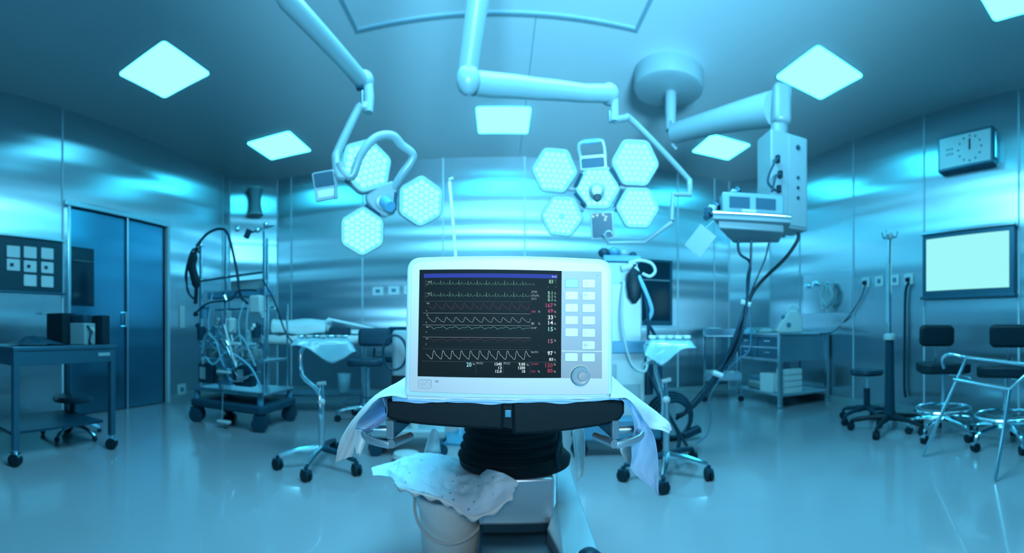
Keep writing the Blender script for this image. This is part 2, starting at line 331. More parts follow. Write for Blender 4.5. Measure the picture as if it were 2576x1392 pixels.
# film viewer
t = thing('film_viewer', 'lit blank film viewer screen in a steel frame on the right wall', 'light box', (RX, 1.93, 1.62))
MB().box((-0.04, 0, 0), (0.08, 1.05, 0.67)).build('housing', STEELD, t, bevel=0.008)
MB().box((-0.083, 0, 0.005), (0.008, 0.94, 0.55)).build('screen', emat('viewer_glow', srgb(158, 250, 250), 1.0), t)
MB().box((-0.05, 0, 0.345), (0.11, 1.08, 0.03)).build('top_rail', STEEL, t, bevel=0.004)
MB().box((-0.05, 0, -0.345), (0.11, 1.08, 0.03)).build('bottom_rail', STEELD, t, bevel=0.004)
# ribbed fitting on the left chamfer
cp = (CH_L[0]+CH_L[1])/2+V((0.07, -0.07, 0))
t = thing('wall_diffuser', 'ribbed hourglass-shaped white fitting high on the left rear corner wall', 'air fitting', (cp.x, cp.y, 2.9))
pr = []
for k in range(33):
    z = -0.2+0.4*k/32; pr.append((0.085+0.035*(abs(z)/0.2)**2+(0.008 if k % 2 else 0), z))
MB().lathe(pr, n=24).build('ribbed_body', PALE, t)
MB().lathe([(0.05, -0.205), (0.125, -0.205), (0.125, -0.19), (0.05, -0.19)], n=24).build('lower_flange', WHITE, t)
MB().lathe([(0.05, 0.19), (0.125, 0.19), (0.125, 0.205), (0.05, 0.205)], n=24).build('upper_flange', WHITE, t)
MB().box((-0.06, 0.06, 0), (0.06, 0.06, 0.1), Euler((0, 0, pi/4))).build('bracket', STEEL, t)
# ------------------------------------------------------------------ surgical lamps
def hexpoly(r, a0): return [(r*cos(a0+k*pi/3), r*sin(a0+k*pi/3)) for k in range(6)]
def rhex(r, a0, rc=0.18):
    P = hexpoly(r, a0); out = []
    for i in range(6):
        p = V(P[i]+(0,)); a = V(P[i-1]+(0,)); b = V(P[(i+1) % 6]+(0,))
        q0 = p+(a-p)*rc; q1 = p+(b-p)*rc
        for t in (0, 0.33, 0.67, 1): q = (1-t)**2*q0+2*t*(1-t)*p+t*t*q1; out.append((q.x, q.y))
    return out
def led_module(parent, c, r, R, a0, skip=()):
    M = M4(c, R)
    h = MB().prism(rhex(r, a0), -0.05, -0.004, M).build('lamp_module', ARMW, parent, True, bevel=0.006)
    MB().prism(rhex(r*0.95, a0), -0.004, 0.002, M).build('reflector', LEDB, h, True)
    s = r*0.86*2/7.4; lens = MB(); n = 3
    for q in range(-n, n+1):
        for k in range(max(-n, -q-n), min(n, -q+n)+1):
            x = s*(q+k/2); y = s*k*0.866
            a = a0-pi/6+pi/6; X = x*cos(a)-y*sin(a); Y = x*sin(a)+y*cos(a)
            if any(abs(X-sx) < sr and abs(Y-sy) < sr for sx, sy, sr in skip): continue
            lens.sph(M@V((X, Y, 0.002)), s*0.46, 8, (1, 1, 0.6), R)
    lens.build('led_lens_array', LED, h, True); return h
# --- right lamp (five modules)
d = 2.6
root = at(1503, 473, d)
t = thing('surgical_lamp', 'five-module hexagonal surgical lamp facing the viewer, right of the middle', 'surgical lamp', (root.x, root.y, root.z), group='surgical lamps over the operating table')
nrm = (V((0.05, 0, 1.15))-root).normalized()
R = frame(nrm); R0 = R
def onlamp(px, py, o, nr):     # point on the lamp plane through o
    r = (at(px, py, 1.0)-V((0, 0, HC))); k = (o-V((0, 0, HC))).dot(nr)/r.dot(nr); return V((0, 0, HC))+r*k
def lp(px, py, off=0.0): return onlamp(px, py, root, nrm)+nrm*off
for i, (px, py, r) in enumerate(((1395, 431, 60), (1597, 412, 62), (1414, 545, 57), (1603, 524, 58))):
    led_module(t, lp(px, py, 0.03), r*d/F*1.0, R@Matrix.Rotation(radians(-6 if px < 1500 else 0), 3, 'Z'), 0.0, skip=((0, 0.0, 0.014),) if i == 2 else ())
led_module(t, lp(1503, 473), 60*d/F, R, 0.0, skip=((0, -0.02, 0.045),))
for (a, b) in (((1448, 470), (1463, 437)), ((1535, 425), (1562, 466)), ((1447, 486), (1474, 520)), ((1548, 520), (1566, 480))):
    MB().tube([lp(*a, 0.012), lp(*b, 0.012)], 0.012, 8).build('hinge_bar', DARK, t, True)
for (a, b) in (((1450, 475), (1420, 470)), ((1560, 470), (1600, 470)), ((1470, 528), (1430, 500)), ((1545, 528), (1580, 500))):
    MB().tube([lp(*a, -0.03), lp(*b, -0.03)], 0.02, 8).build('arm_link', ARMW, t, True)
c = lp(1501, 482, 0.0)
h = MB().lathe([(0.05, 0), (0.052, 0.02), (0.04, 0.03), (0.03, 0.07), (0.028, 0.09)], c, 20, R).build('handle_hub', ARMW, t, True)
MB().lathe([(0.024, 0), (0.024, 0.05), (0.018, 0.055)], lp(1502, 500, 0.06), 20, R).build('camera_eye', DARKER, h, True)
def lbox(px0, py0, px1, py1, z0, z1, name, m, par, bevel=0.004, rr=0.01, rot=0.0):
    c = lp((px0+px1)/2, (py0+py1)/2); w_ = (px1-px0)*d/F/2; hh = (py1-py0)*d/F/2
    return MB().prism(rrect(-w_, -hh, w_, hh, rr), z0, z1, M4(c, R@Matrix.Rotation(rot, 3, 'Z'))).build(name, m, par, True, bevel=bevel)
cp_ = lbox(1459, 392, 1526, 426, -0.02, 0.012, 'control_panel', ARMW, t, rot=0.08)
lbox(1463, 399, 1520, 422, 0.012, 0.016, 'display', SHADE, cp_, rot=0.08, bevel=0)
MB().tube(bez([lp(1461, 400), lp(1456, 372), lp(1464, 359), lp(1508, 354), lp(1518, 362), lp(1523, 396)], 5), 0.011, 8).build('grab_handle', ARMW, t, True)
MB().tube([lp(1467, 358), lp(1507, 354)], 0.014, 8).build('handle_grip', MIDB, t, True)
cp2 = lbox(1485, 534, 1545, 602, -0.012, 0.016, 'camera_unit', ARMW, t, rot=0.06)
lbox(1489, 537, 1541, 598, 0.016, 0.020, 'dark_face', DARK, cp2, rot=0.06, bevel=0)
IND = emat('indicator', (0.43, 0.95, 1.0))
for px, py in ((1502, 542), (1517, 541), (1524, 546), (1522, 553), (1492, 545)): MB().sph(lp(px, py, 0.022), 0.009, 8).build('indicator_light', IND, cp2, True)
arc = MB().tube([lp(1531+9*cos(q), 590-9*sin(q), 0.022) for q in [pi*j/10 for j in range(11)]], 0.006, 6).build('dial_arc', ARMW, cp2, True)
# suspension: from the ceiling column down to the yoke behind the head
MB().lathe([(0.16, HZ), (0.16, HZ-0.06), (0.06, HZ-0.09)], (0.0, 1.5, 0), 28).build('ceiling_rosette', ARMW, t, True)
MB().tube([(0.0, 1.5, HZ), at(1205, -20, 1.95), at(1196, 45, 2.0), at(1178, 175, 2.1)], 0.052, 14).build('drop_tube', ARMW, t, True)
e = at(1178, 200, 2.1)
MB().sph(e, 0.062, 14, (1, 1, 1.25)).build('elbow_joint', ARMW, t, True)
MB().tube([at(1190, 210, 2.15), at(1235, 215, 2.2), at(1350, 224, 2.3), at(1470, 235, 2.42), at(1532, 236, 2.48)], [0.06, 0.062, 0.055, 0.048, 0.05], 14).build('spring_arm', ARMW, t, True)
MB().sph(at(1532, 238, 2.5), 0.062, 14).build('knuckle', ARMW, t, True)
MB().tube([at(1545, 240, 2.5), at(1546, 306, 2.5)], 0.026, 12).build('swivel_post', ARMW, t, True)
MB().tube([at(1534, 280, 2.49), at(1534, 308, 2.49)], 0.008, 8).build('release_pin', CHROME, t, True)
MB().tube(bez([at(1548, 302, 2.5), at(1572, 298, 2.55), at(1595, 308, 2.62), at(1722, 440, 2.85), at(1735, 462, 2.85), at(1734, 492, 2.85)], 5), 0.019, 10).build('yoke', ARMW, t, True)
MB().tube([at(1738, 490, 2.84), at(1692, 490, 2.8), at(1690, 556, 2.76)], 0.017, 10).build('yoke_lower', ARMW, t, True)
MB().tube([at(1690, 560, 2.76), at(1620, 610, 2.72), at(1530, 612, 2.66), at(1520, 590, 2.62)], [0.016, 0.014, 0.012, 0.012], 8).build('rear_link', ARMW, t, True)
# --- left lamp (three modules round a hub)
d = 2.4; root = at(960, 500, d); nrm = (V((0.25, 0, 1.1))-root).normalized(); R = frame(nrm)
t = thing('surgical_lamp', 'three-module surgical lamp on the left, its heads spread round a small hub', 'surgical lamp', (root.x, root.y, root.z), group='surgical lamps over the operating table')
R2 = frame((nrm+V((0.25, 0, 0.25))).normalized())
led_module(t, lp(922, 416, 0.0), 72*d/F, R2, radians(80))
led_module(t, lp(1057, 508, 0.03), 65*d/F, R, radians(90))
led_module(t, lp(911, 583, 0.03), 64*d/F, R, radians(90))
hb = MB().prism([(x*d/F, y*d/F) for x, y in ((-42, 8), (-4, 30), (26, 44), (38, 24), (34, -36), (10, -46), (-16, -38), (-40, -6))], -0.045, 0.02, M4(root, R)).build('hub', ARMW, t, True, bevel=0.012)
MB().lathe([(0.05, 0), (0.05, 0.02), (0.035, 0.025)], lp(965, 508, 0.02), 20, R).build('hub_ring', ARMW, hb, True)
R3 = frame((nrm+V((0.5, 0, -0.6))).normalized())
MB().lathe([(0.034, 0), (0.036, 0.06), (0.03, 0.09)], lp(965, 508, 0.03), 18, R3).build('sterile_handle', MIDB, hb, True)
MB().tube([lp(994, 485, 0.015), lp(992, 530, 0.015)], 0.010, 8).build('hinge_bar', DARK, t, True)
MB().tube([lp(920, 515, 0.015), lp(955, 542, 0.015)], 0.010, 8).build('hinge_bar', DARK, t, True)
MB().tube([lp(925, 500, 0.0), lp(950, 482, 0.0)], 0.016, 8).build('hinge_bar', ARMW, t, True)
MB().tube(bez([lp(855, 418, 0.10), lp(862, 440, 0.11), lp(885, 450, 0.12), lp(905, 400, 0.12), lp(940, 358, 0.1), lp(982, 350, 0.08), lp(1008, 372, 0.06), lp(1036, 398, 0.05), lp(1010, 440, 0.03), lp(990, 474, 0.0)], 5), 0.023, 12).build('bent_yoke', ARMW, t, True)
MB().lathe([(0.14, HZ), (0.14, HZ-0.06), (0.05, HZ-0.09)], (-0.55, 1.0, 0), 28).build('ceiling_rosette', ARMW, t, True)
MB().tube([(-0.55, 1.0, HZ), (-0.55, 1.0, 2.62)], 0.045, 14).build('drop_tube', ARMW, t, True)
MB().tube([(-0.55, 1.0, 2.62), at(705, -30, 1.75), at(724, 0, 1.78), at(912, 206, 2.32)], 0.042, 14).build('spring_arm', ARMW, t, True)
MB().sph(at(916, 204, 2.33), 0.055, 14).build('knuckle', ARMW, t, True)
MB().tube([at(921, 205, 2.33), at(928, 245, 2.33), at(926, 283, 2.33)], [0.038, 0.03, 0.026], 12).build('swivel_post', ARMW, t, True)
MB().box(at(906, 220, 2.3), (0.04, 0.03, 0.02)).build('stop_block', DARK, t, True)
MB().tube([at(911, 228, 2.3), at(911, 262, 2.3)], 0.008, 8).build('release_pin', CHROME, t, True)
MB().tube(bez([at(924, 270, 2.32), at(908, 268, 2.32), at(893, 290, 2.32), at(850, 380, 2.3), at(845, 400, 2.28), at(850, 440, 2.26), at(868, 446, 2.26)], 6), 0.024, 12).build('drop_arm', ARMW, t, True)
MB().tube([at(845, 395, 2.27), at(845, 500, 2.26)], 0.011, 8).build('side_post', ARMW, t, True)
cc = at(818, 467, 2.26); Rc = frame((V((0, 0, 1.3))-cc).normalized())@Matrix.Rotation(0.16, 3, 'Z')
cb = MB().prism(rrect(-0.062, -0.075, 0.062, 0.075, 0.01), -0.03, 0, M4(cc, Rc)).build('control_box', ARMW, t, True, bevel=0.004)
MB().prism(rrect(-0.054, -0.005, 0.05, 0.068, 0.006), 0, 0.004, M4(cc, Rc)).build('display', SHADE, cb, True)
MB().prism(rrect(-0.045, -0.058, 0.048, -0.022, 0.006), 0, 0.004, M4(cc, Rc)).build('key_strip', WHITE, cb, True)

# ------------------------------------------------------------------ ceiling mount and supply pendant on the right
mc = V((1.53, 3.6, 0))
t = thing('supply_pendant', 'ceiling-mounted supply pendant with round canopy, long boom, column and instrument shelf', 'supply pendant', (mc.x, mc.y, HZ))
MB().lathe([(0.325, HZ), (0.325, 3.19), (0.315, 3.15), (0.28, 3.13), (0.02, 3.13)], (mc.x, mc.y, 0), 48).build('ceiling_canopy', PALE, t, True)
MB().tube([(mc.x+0.02, mc.y-0.0, 3.14), (mc.x+0.02, mc.y, 2.78)], [0.055, 0.045], 16).build('drop_tube', PALE, t, True)
MB().tube([at(1692, 300, 3.8), at(1692, 365, 3.8), at(1702, 376, 3.8)], 0.012, 8).build('brake_hose', PALE, t, True)
PD = 3.0
b0 = at(1700, 335, 3.75); b1 = at(1948, 275, 3.0)
MB().tube([b0, b0.lerp(b1, 0.5), b1], [0.085, 0.095, 0.12], 18, 1.0).build('boom_arm', PALE, t, True)
cx_ = at(1962, 270, PD)
ha = az(1962); RB = Matrix.Rotation(-ha+0.35, 3, 'Z')
MB().box(cx_, (0.13, 0.17, 0.28), RB).build('boom_head', ARMW, t, True, bevel=0.035)
MB().tube([at(1960, 318, PD), at(1958, 372, PD)], [0.065, 0.055], 18).build('swivel', ARMW, t, True)
cz0 = at(1960, 350, PD).z; cz1 = at(1960, 575, PD-0.08).z
RC = Matrix.Rotation(-ha+0.55, 3, 'Z')
colc = at(1968, 460, PD); colc.z = (cz0+cz1)/2
col = MB().box(colc, (0.30, 0.20, cz0-cz1), RC).build('service_column', ARMW, t, True, bevel=0.01)
fx = RC@V((1, 0, 0)); fy = RC@V((0, -1, 0))
# perforated front plate facing the room with four sockets
MB().box(colc+fy*0.103+fx*0.06, (0.15, 0.012, cz0-cz1-0.04), RC).build('socket_rail', ARMW, col, True, bevel=0.004)
for zz, rr_ in ((0.24, 0.018), (0.03, 0.012), (-0.04, 0.012), (-0.11, 0.012)):
    MB().lathe([(rr_, 0), (rr_, 0.008)], colc+fy*0.108+fx*0.06+V((0, 0, zz)), 14, frame(fy)).build('outlet', DARK, col, True)
for dz, dx in ((0.12, -0.12), (0.02, -0.1), (-0.08, -0.11)):
    MB().box(colc+fy*0.12+fx*(dx+0.01)+V((0, 0, dz)), (0.025, 0.03, 0.05), RC).build('plug', DARKER, col, True, bevel=0.004)
MB().tube(bez([colc+fy*0.13+fx*-0.11+V((0, 0, 0.12)), colc+fy*0.17+fx*-0.16+V((0, 0, 0.08)), colc+fy*0.14+fx*-0.2+V((0, 0, -0.05)), colc+fy*0.13+fx*-0.13+V((0, 0, -0.1))], 6), 0.008, 6).build('lead', DARK, col, True)
MB().tube(bez([colc+fy*0.13+fx*-0.10+V((0, 0, 0.02)), colc+fy*0.16+fx*-0.15+V((0, 0, -0.02)), colc+fy*0.14+fx*-0.17+V((0, 0, -0.12))], 6), 0.008, 6).build('lead', DARK, col, True)
# shelf
s0 = at(1790, 548, 2.75); s1 = at(1985, 548, 2.8); s2 = at(1960, 530, 3.25); s3 = at(1815, 525, 3.3); sz = at(1880, 545, 2.75).z
pl = [(p.x, p.y) for p in (at(1793, 0, 2.62), at(1990, 0, 2.72), at(1975, 0, 3.15), at(1830, 0, 3.15))]
sh = MB().prism(pl, sz-0.05, sz-0.02).build('shelf', ARMW, t, True, bevel=0.006)
MB().tube([V((pl[0][0], pl[0][1], sz-0.01)), V((pl[1][0], pl[1][1], sz-0.01))], 0.014, 10).build('front_rail', CHROME, sh, True)
MB().tube([V((pl[0][0], pl[0][1], sz-0.01)), V((pl[3][0], pl[3][1], sz-0.01))], 0.014, 10).build('side_rail', STEELD, sh, True)
MB().prism([(pl[0][0]*0.94+0.06*pl[2][0], pl[0][1]*0.94+0.06*pl[2][1]), (pl[1][0]*0.9+0.1*pl[3][0], pl[1][1]*0.9+0.1*pl[3][1]), (pl[2][0]*0.9+0.1*pl[0][0], pl[2][1]*0.9+0.1*pl[0][1]), (pl[3][0]*0.9+0.1*pl[1][0], pl[3][1]*0.9+0.1*pl[1][1])], sz-0.10, sz-0.05).build('drawer', ARMW, sh, True, bevel=0.01)
for k in range(9):
    f_ = k/8; q = at(1782+72*f_, 532-52*f_, 2.66+0.42*f_); MB().box(q+V((0, 0, 0.0)), (0.03, 0.05, 0.045), Euler((0.3*k, 0.2, 0.5))).build('rail_clamp', (DARK, PALE, STEELD)[k % 3], sh, True, bevel=0.006)
MB().tube([at(1776, 548, 2.64), at(1852, 490, 3.06)], 0.02, 10).build('clamp_rail', STEELD, sh, True)
for k in range(0):
    q = V((pl[0][0], pl[0][1], 0)).lerp(V((pl[3][0], pl[3][1], 0)), 0.1+0.19*k); MB().box((q.x-0.03, q.y, sz+0.01+0.02*k), (0.03, 0.035, 0.05)).build('rail_clamp', DARK, sh, True, bevel=0.005)
# the device on the shelf and the paper card hanging off it
g0, g1 = V(pl[0]+(0,)), V(pl[1]+(0,)); gx = (g1-g0).normalized(); gy = V((-gx.y, gx.x, 0)); RG = Matrix((gx, gy, V((0, 0, 1)))).transposed()
gc = g0.lerp(g1, 0.52)+gy*0.14; gc.z = sz-0.02
t = thing('shelf_device', 'flat pale electronic device with display strips on the pendant shelf', 'medical device', gc)
dv = MB().box(gc+V((0, 0, 0.075)), (0.40, 0.24, 0.15), RG).build('casing', mat('device_blue_grey', (0.12, 0.26, 0.32), 0.4), t, True, bevel=0.01)
for k, dx in enumerate((-0.09, 0.08)): MB().box(gc+gx*dx-gy*0.122+V((0, 0, 0.085)), (0.13, 0.006, 0.07), RG).build('display', SHADE, dv, True)
MB().box(gc+gx*-0.03-gy*0.124+V((0, 0, 0.025)), (0.09, 0.008, 0.03), RG).build('label_plate', WHITE, dv, True)
MB().tube(bez([gc+gx*-0.18+V((0, 0, 0.15)), gc+gx*-0.1+V((0, 0, 0.18)), gc+gx*0.0+V((0.02, 0, 0.16)), gc+gx*0.08+V((0, 0, 0.17))], 5), 0.014, 8).build('coiled_lead', DARK, t, True)
kc = at(1762, 606, 2.62); Rk = frame((V((0, 0, 1.3))-kc).normalized())@Matrix.Rotation(radians(-38), 3, 'Z')
tag(MB().prism(rrect(-0.062, -0.082, 0.062, 0.082, 0.004), -0.002, 0.002, M4(kc, Rk)).build('instruction_card', ARMW, smooth=False), 'pale tilted card hanging below the left end of the pendant shelf', 'card')
tag(MB().tube([at(1776, 574, 2.62), at(1795, 556, 2.62)], 0.005, 6).build('card_cord', MIDB), 'short cord between the tilted card and the pendant shelf', 'cord')
# ------------------------------------------------------------------ cable bundle from the pendant to the floor
def pcord(px, r_, m, label, name='gas_hose', grp='dark hoses hanging from the supply pendant'):
    return cord(name, [at(*q) for q in px], r_*0.72, m, label, 'hose', grp=grp)
pcord([(1860, 585, 3.0), (1856, 610, 3.0), (1862, 640, 3.0), (1886, 660, 3.05), (1884, 700, 3.0), (1876, 765, 2.95), (1850, 840, 2.95), (1812, 930, 3.0), (1740, 1025, 3.0), (1700, 1045, 3.0)], 0.014, DARK, 'dark hose looping left under the pendant shelf before joining the bundle')
pcord([(1890, 585, 3.0), (1888, 660, 3.02), (1880, 700, 3.0), (1878, 765, 2.93), (1862, 860, 2.92), (1824, 925, 3.0), (1760, 1010, 3.0), (1712, 1050, 3.0)], 0.013, DARK, 'dark hose hanging straight down from the middle of the pendant shelf')
pcord([(1936, 600, 3.0), (1925, 650, 3.0), (1900, 710, 3.0), (1880, 762, 2.97), (1845, 870, 3.0), (1800, 940, 3.0), (1722, 1035, 3.0)], 0.009, DARK, 'thin dark lead hanging between the shelf middle and the service column')
pcord([(2008, 585, 2.95), (2006, 605, 2.95), (1975, 650, 2.96), (1912, 712, 3.0), (1882, 762, 3.0), (1860, 850, 3.02), (1815, 935, 3.02), (1765, 1002, 3.02), (1700, 1055, 3.02)], 0.018, DARKER, 'thickest dark hose sweeping from the foot of the service column down left')
pcord([(1880, 765, 3.0), (1888, 830, 3.03), (1885, 880, 3.05), (1858, 905, 3.05), (1830, 930, 3.05), (1785, 1000, 3.08), (1788, 1050, 3.1), (1778, 1095, 3.1), (1750, 1117, 3.1)], 0.006, MIDB, 'thin pale lead bowing right of the hose bundle down to the floor')
for px, py, l in ((1876, 763, 'upper'), (1806, 942, 'lower')):
    tag(MB().tube([at(px-12, py-4, 2.95), at(px+12, py+5, 2.95)], 0.02, 8).build('hose_tie', WHITE), 'white tie round the dark hose bundle, the %s of two' % l, 'cable tie', 'ties on the hose bundle')
# coil on the floor right of the second instrument stand
cl = fl(1695, 1112); cl.z = 0
t = thing('coiled_hose', 'dark hose coiled in a heap on the floor under the right instrument stand', 'hose', cl)
for k in range(4):
    rr_ = 0.15+0.02*k
    MB().tube([V((rr_*cos(q), 0.03*k, 0.19+rr_*sin(q)*1.0)) for q in [2*pi*j/28 for j in range(29)]], 0.015, 8).build('coil', DARK, t)
tag(MB().box(fl(1740, 1108)+V((0, 0, 0.07)), (0.16, 0.08, 0.06), Euler((0, -0.35, -0.2))).build('foot_pedal', DARK, bevel=0.015), 'small dark foot pedal tilted beside the coiled hose', 'foot pedal')

# ------------------------------------------------------------------ steel table on the right with its load
t = thing('work_table', 'stainless steel work table with drawers against the right wall', 'table', (3.49, 4.4, 0))
TW = 0.90
MB().box((0, 0, 0.885), (0.86, 0.98, 0.03)).build('worktop', STEEL, t, bevel=0.005)
for x in (-0.40, 0.38):
    for y in (-0.46, 0.46): MB().box((x, y, 0.45), (0.045, 0.045, 0.86)).build('leg', STEEL, t, bevel=0.004); 
for x in (-0.40, 0.38):
    for y in (-0.46, 0.46): MB().lathe([(0.02, 0.0), (0.03, 0.0), (0.03, 0.02), (0.02, 0.05)], (x, y, 0), 12).build('foot', CHROME, t)
MB().box((0, 0, 0.15), (0.78, 0.92, 0.03)).build('lower_shelf', STEEL, t, bevel=0.004)
MB().box((0, 0.0, 0.71), (0.77, 0.9, 0.31)).build('drawer_cabinet', STEEL, t, bevel=0.004)
for k, z in enumerate((0.79, 0.65)):
    for y in (-0.22, 0.22):
        dr = MB().box((-0.392, y, z), (0.02, 0.42, 0.125)).build('drawer', STEELD, t, bevel=0.004)
        MB().box((-0.41, y, z+0.01), (0.02, 0.12, 0.015)).build('handle', CHROME, dr, bevel=0.003)
def wbox(c, s, m, name, label, cat, rot=0, bevel=0.006, grp=None):
    return tag(MB().box(c, s, Euler((0, 0, rot))).build(name, m, bevel=bevel), label, cat, grp)
wbox((3.25, 4.25, 0.28), (0.28, 0.26, 0.23), BRIGHTW, 'storage_box', 'white box on the lower shelf of the steel table, left and behind the drawer stack', 'box')
t = thing('storage_box', 'stack of small white drawers at the front corner of the lower steel shelf', 'storage box', (3.30, 4.02, 0.165))
for k in range(4): MB().box((0, 0, 0.035+0.075*k), (0.30, 0.14, 0.068)).build('drawer', BRIGHTW, t, bevel=0.006)
for k in range(3): wbox((3.32, 4.65, 0.19+0.05*k), (0.22-0.02*k, 0.3, 0.045), (PALE, WHITE, MIDB)[k], 'folded_pack', 'folded pack at the rear of the lower steel shelf, %s of three' % ('bottom', 'middle', 'top')[k], 'pack', grp='packs on the lower steel shelf')
# white carry device
t = thing('suction_unit', 'white portable medical unit with a rounded carry handle on the steel table', 'medical device', (3.38, 4.12, 0.9), -0.55)
pr = [(-0.16, 0), (0.16, 0), (0.16, 0.19), (0.12, 0.25), (0.08, 0.28), (-0.02, 0.27), (-0.06, 0.20), (-0.12, 0.12), (-0.16, 0.05)]
MB().prism(pr, -0.09, 0.09, Matrix.Rotation(pi/2, 4, 'X')).build('body', BRIGHTW, t, bevel=0.015)
MB().tube(bez([(-0.03, 0, 0.26), (0.0, 0, 0.32), (0.05, 0, 0.335), (0.09, 0, 0.31), (0.10, 0, 0.26)], 5), 0.018, 10).build('carry_handle', BRIGHTW, t)
MB().lathe([(0.03, 0), (0.03, 0.01)], (-0.02, -0.091, 0.10), 14, RZX).build('dial', MIDB, t)
MB().sph((-0.08, -0.05, 0.2), 0.03, 10).build('side_knob', MIDB, t)
t = thing('instrument_tray', 'shallow steel tray heaped with small instruments on the steel table', 'tray', (3.28, 4.62, 0.9))
MB().box((0, 0, 0.02), (0.36, 0.28, 0.035)).build('tray', CHROME, t, bevel=0.01)
random.seed(4)
for k in range(6):
    MB().tube([V((-0.14+0.05*k, -0.1, 0.05)), V((-0.12+0.05*k+random.uniform(-.03, .03), 0.1, 0.06))], 0.012, 6).build('instrument', WHITE if k % 2 else CHROME, t)
wbox((3.15, 4.25, 0.925), (0.14, 0.2, 0.05), WHITE, 'gauze_pack', 'small white pack near the front edge of the steel table', 'pack', 0.2, 0.015)
# basket trolley at the back right
bp = at(1817, 850, 5.75); bp.z = 0
t = thing('basket_trolley', 'narrow steel trolley with wire baskets in the rear right corner', 'trolley', bp, -0.5)
for x in (-0.24, 0.24):
    for y in (-0.2, 0.2): MB().tube([(x, y, 0.1), (x, y, 0.92)], 0.014, 8).build('post', CHROME, t); caster(t, (x, y, 0), 0.04)
for z in (0.28, 0.86):
    MB().box((0, 0, z), (0.50, 0.42, 0.02)).build('shelf', STEEL, t, bevel=0.003); MB().box((0, -0.21, z+0.05), (0.5, 0.012, 0.09)).build('basket_side', CHROME, t)
    MB().box((0, 0.21, z+0.05), (0.5, 0.012, 0.09)).build('basket_side', CHROME, t)
for k in range(7):
    q = (-0.2+0.066*k, 0, 0.375+0.03*(k % 3)); q2 = WM[t.name]@V((q[0], random.uniform(-.1, .1), 0.345))
    tag(MB().sph(q2, 0.055, 8, (1, 1.3, 0.9)).build('supply_pack', WHITE if k % 2 else PALE), 'small wrapped pack heaped in the lower basket of the rear corner trolley', 'pack', 'packs in the trolley basket')
q = WM[t.name]@V((-0.12, 0, 0.93)); tag(MB().box(q, (0.2, 0.3, 0.08), Euler((0, 0, -0.4))).build('linen_bundle', WHITE, bevel=0.03), 'white bundle on top of the rear corner trolley', 'linen')
q = WM[t.name]@V((0.14, 0, 0.90)); tag(MB().box(q, (0.16, 0.26, 0.05), Euler((0, 0, -0.7))).build('kidney_dish', CHROME, bevel=0.02), 'low shiny dish on top of the rear corner trolley', 'dish')

# ------------------------------------------------------------------ stools, stands and chairs on the right
def star(t, n, r, z, m, cm, wm, a0=0.3, cr=0.032, arm=0.02):
    for k in range(n):
        a = a0+2*pi*k/n; e = V((r*cos(a), r*sin(a), 0))
        MB().tube(bez([V((0.02*cos(a), 0.02*sin(a), z)), e*0.5+V((0, 0, z-0.01)), e*0.92+V((0, 0, z-0.035)), e+V((0, 0, cr*2.2))], 4), [arm*1.3]*4+[arm]*4+[arm*0.8]*5, 8).build('base_leg', m, t)
        caster(t, e, cr, a, cm, wm)
c = V((3.30, 2.78, 0))
t = thing('round_stool', 'low dark round stool on a black five-star base by the infusion stand', 'stool', c)
star(t, 5, 0.29, 0.14, DARK, DARK, DARKER, 0.5)
MB().tube([(0, 0, 0.12), (0, 0, 0.34)], 0.034, 14).build('column_sleeve', DARK, t); MB().tube([(0, 0, 0.34), (0, 0, 0.47)], 0.018, 12).build('gas_lift', CHROME, t)
MB().lathe([(0.02, 0.46), (0.16, 0.475), (0.175, 0.50), (0.165, 0.53), (0.02, 0.54)], n=28).build('seat', DARK, t)
c = V((3.13, 2.36, 0))
t = thing('infusion_stand', 'tall infusion stand with black lower post and chrome upper pole before the right wall', 'infusion stand', c)
star(t, 5, 0.36, 0.13, DARKER, DARKER, DARKER, 0.95, 0.036, 0.022)
MB().tube([(0, 0, 0.1), (0, 0, 0.84)], [0.05, 0.04], 16).build('lower_post', DARK, t)
MB().lathe([(0.055, 0.84), (0.06, 0.86), (0.055, 0.89), (0.03, 0.90)], n=18).build('collar', WHITE, t)
MB().tube([(0, 0, 0.88), (0, 0, 1.80)], 0.015, 12).build('upper_pole', CHROME, t)
MB().tube([(-0.03, 0, 1.0), (-0.032, 0.0, 1.3), (-0.02, 0, 1.55)], 0.018, 8).build('drip_line', PLASTIC, t)
hk = MB().lathe([(0.02, 1.77), (0.035, 1.79), (0.035, 1.82), (0.015, 1.84)], n=14).build('hook_head', WHITE, t)
for a in (0.3, 1.87, 3.44, 5.0): MB().tube(bez([(0, 0, 1.8), (0.06*cos(a), 0.06*sin(a), 1.79), (0.075*cos(a), 0.075*sin(a), 1.84)], 4), 0.008, 6).build('hook', CHROME, hk)
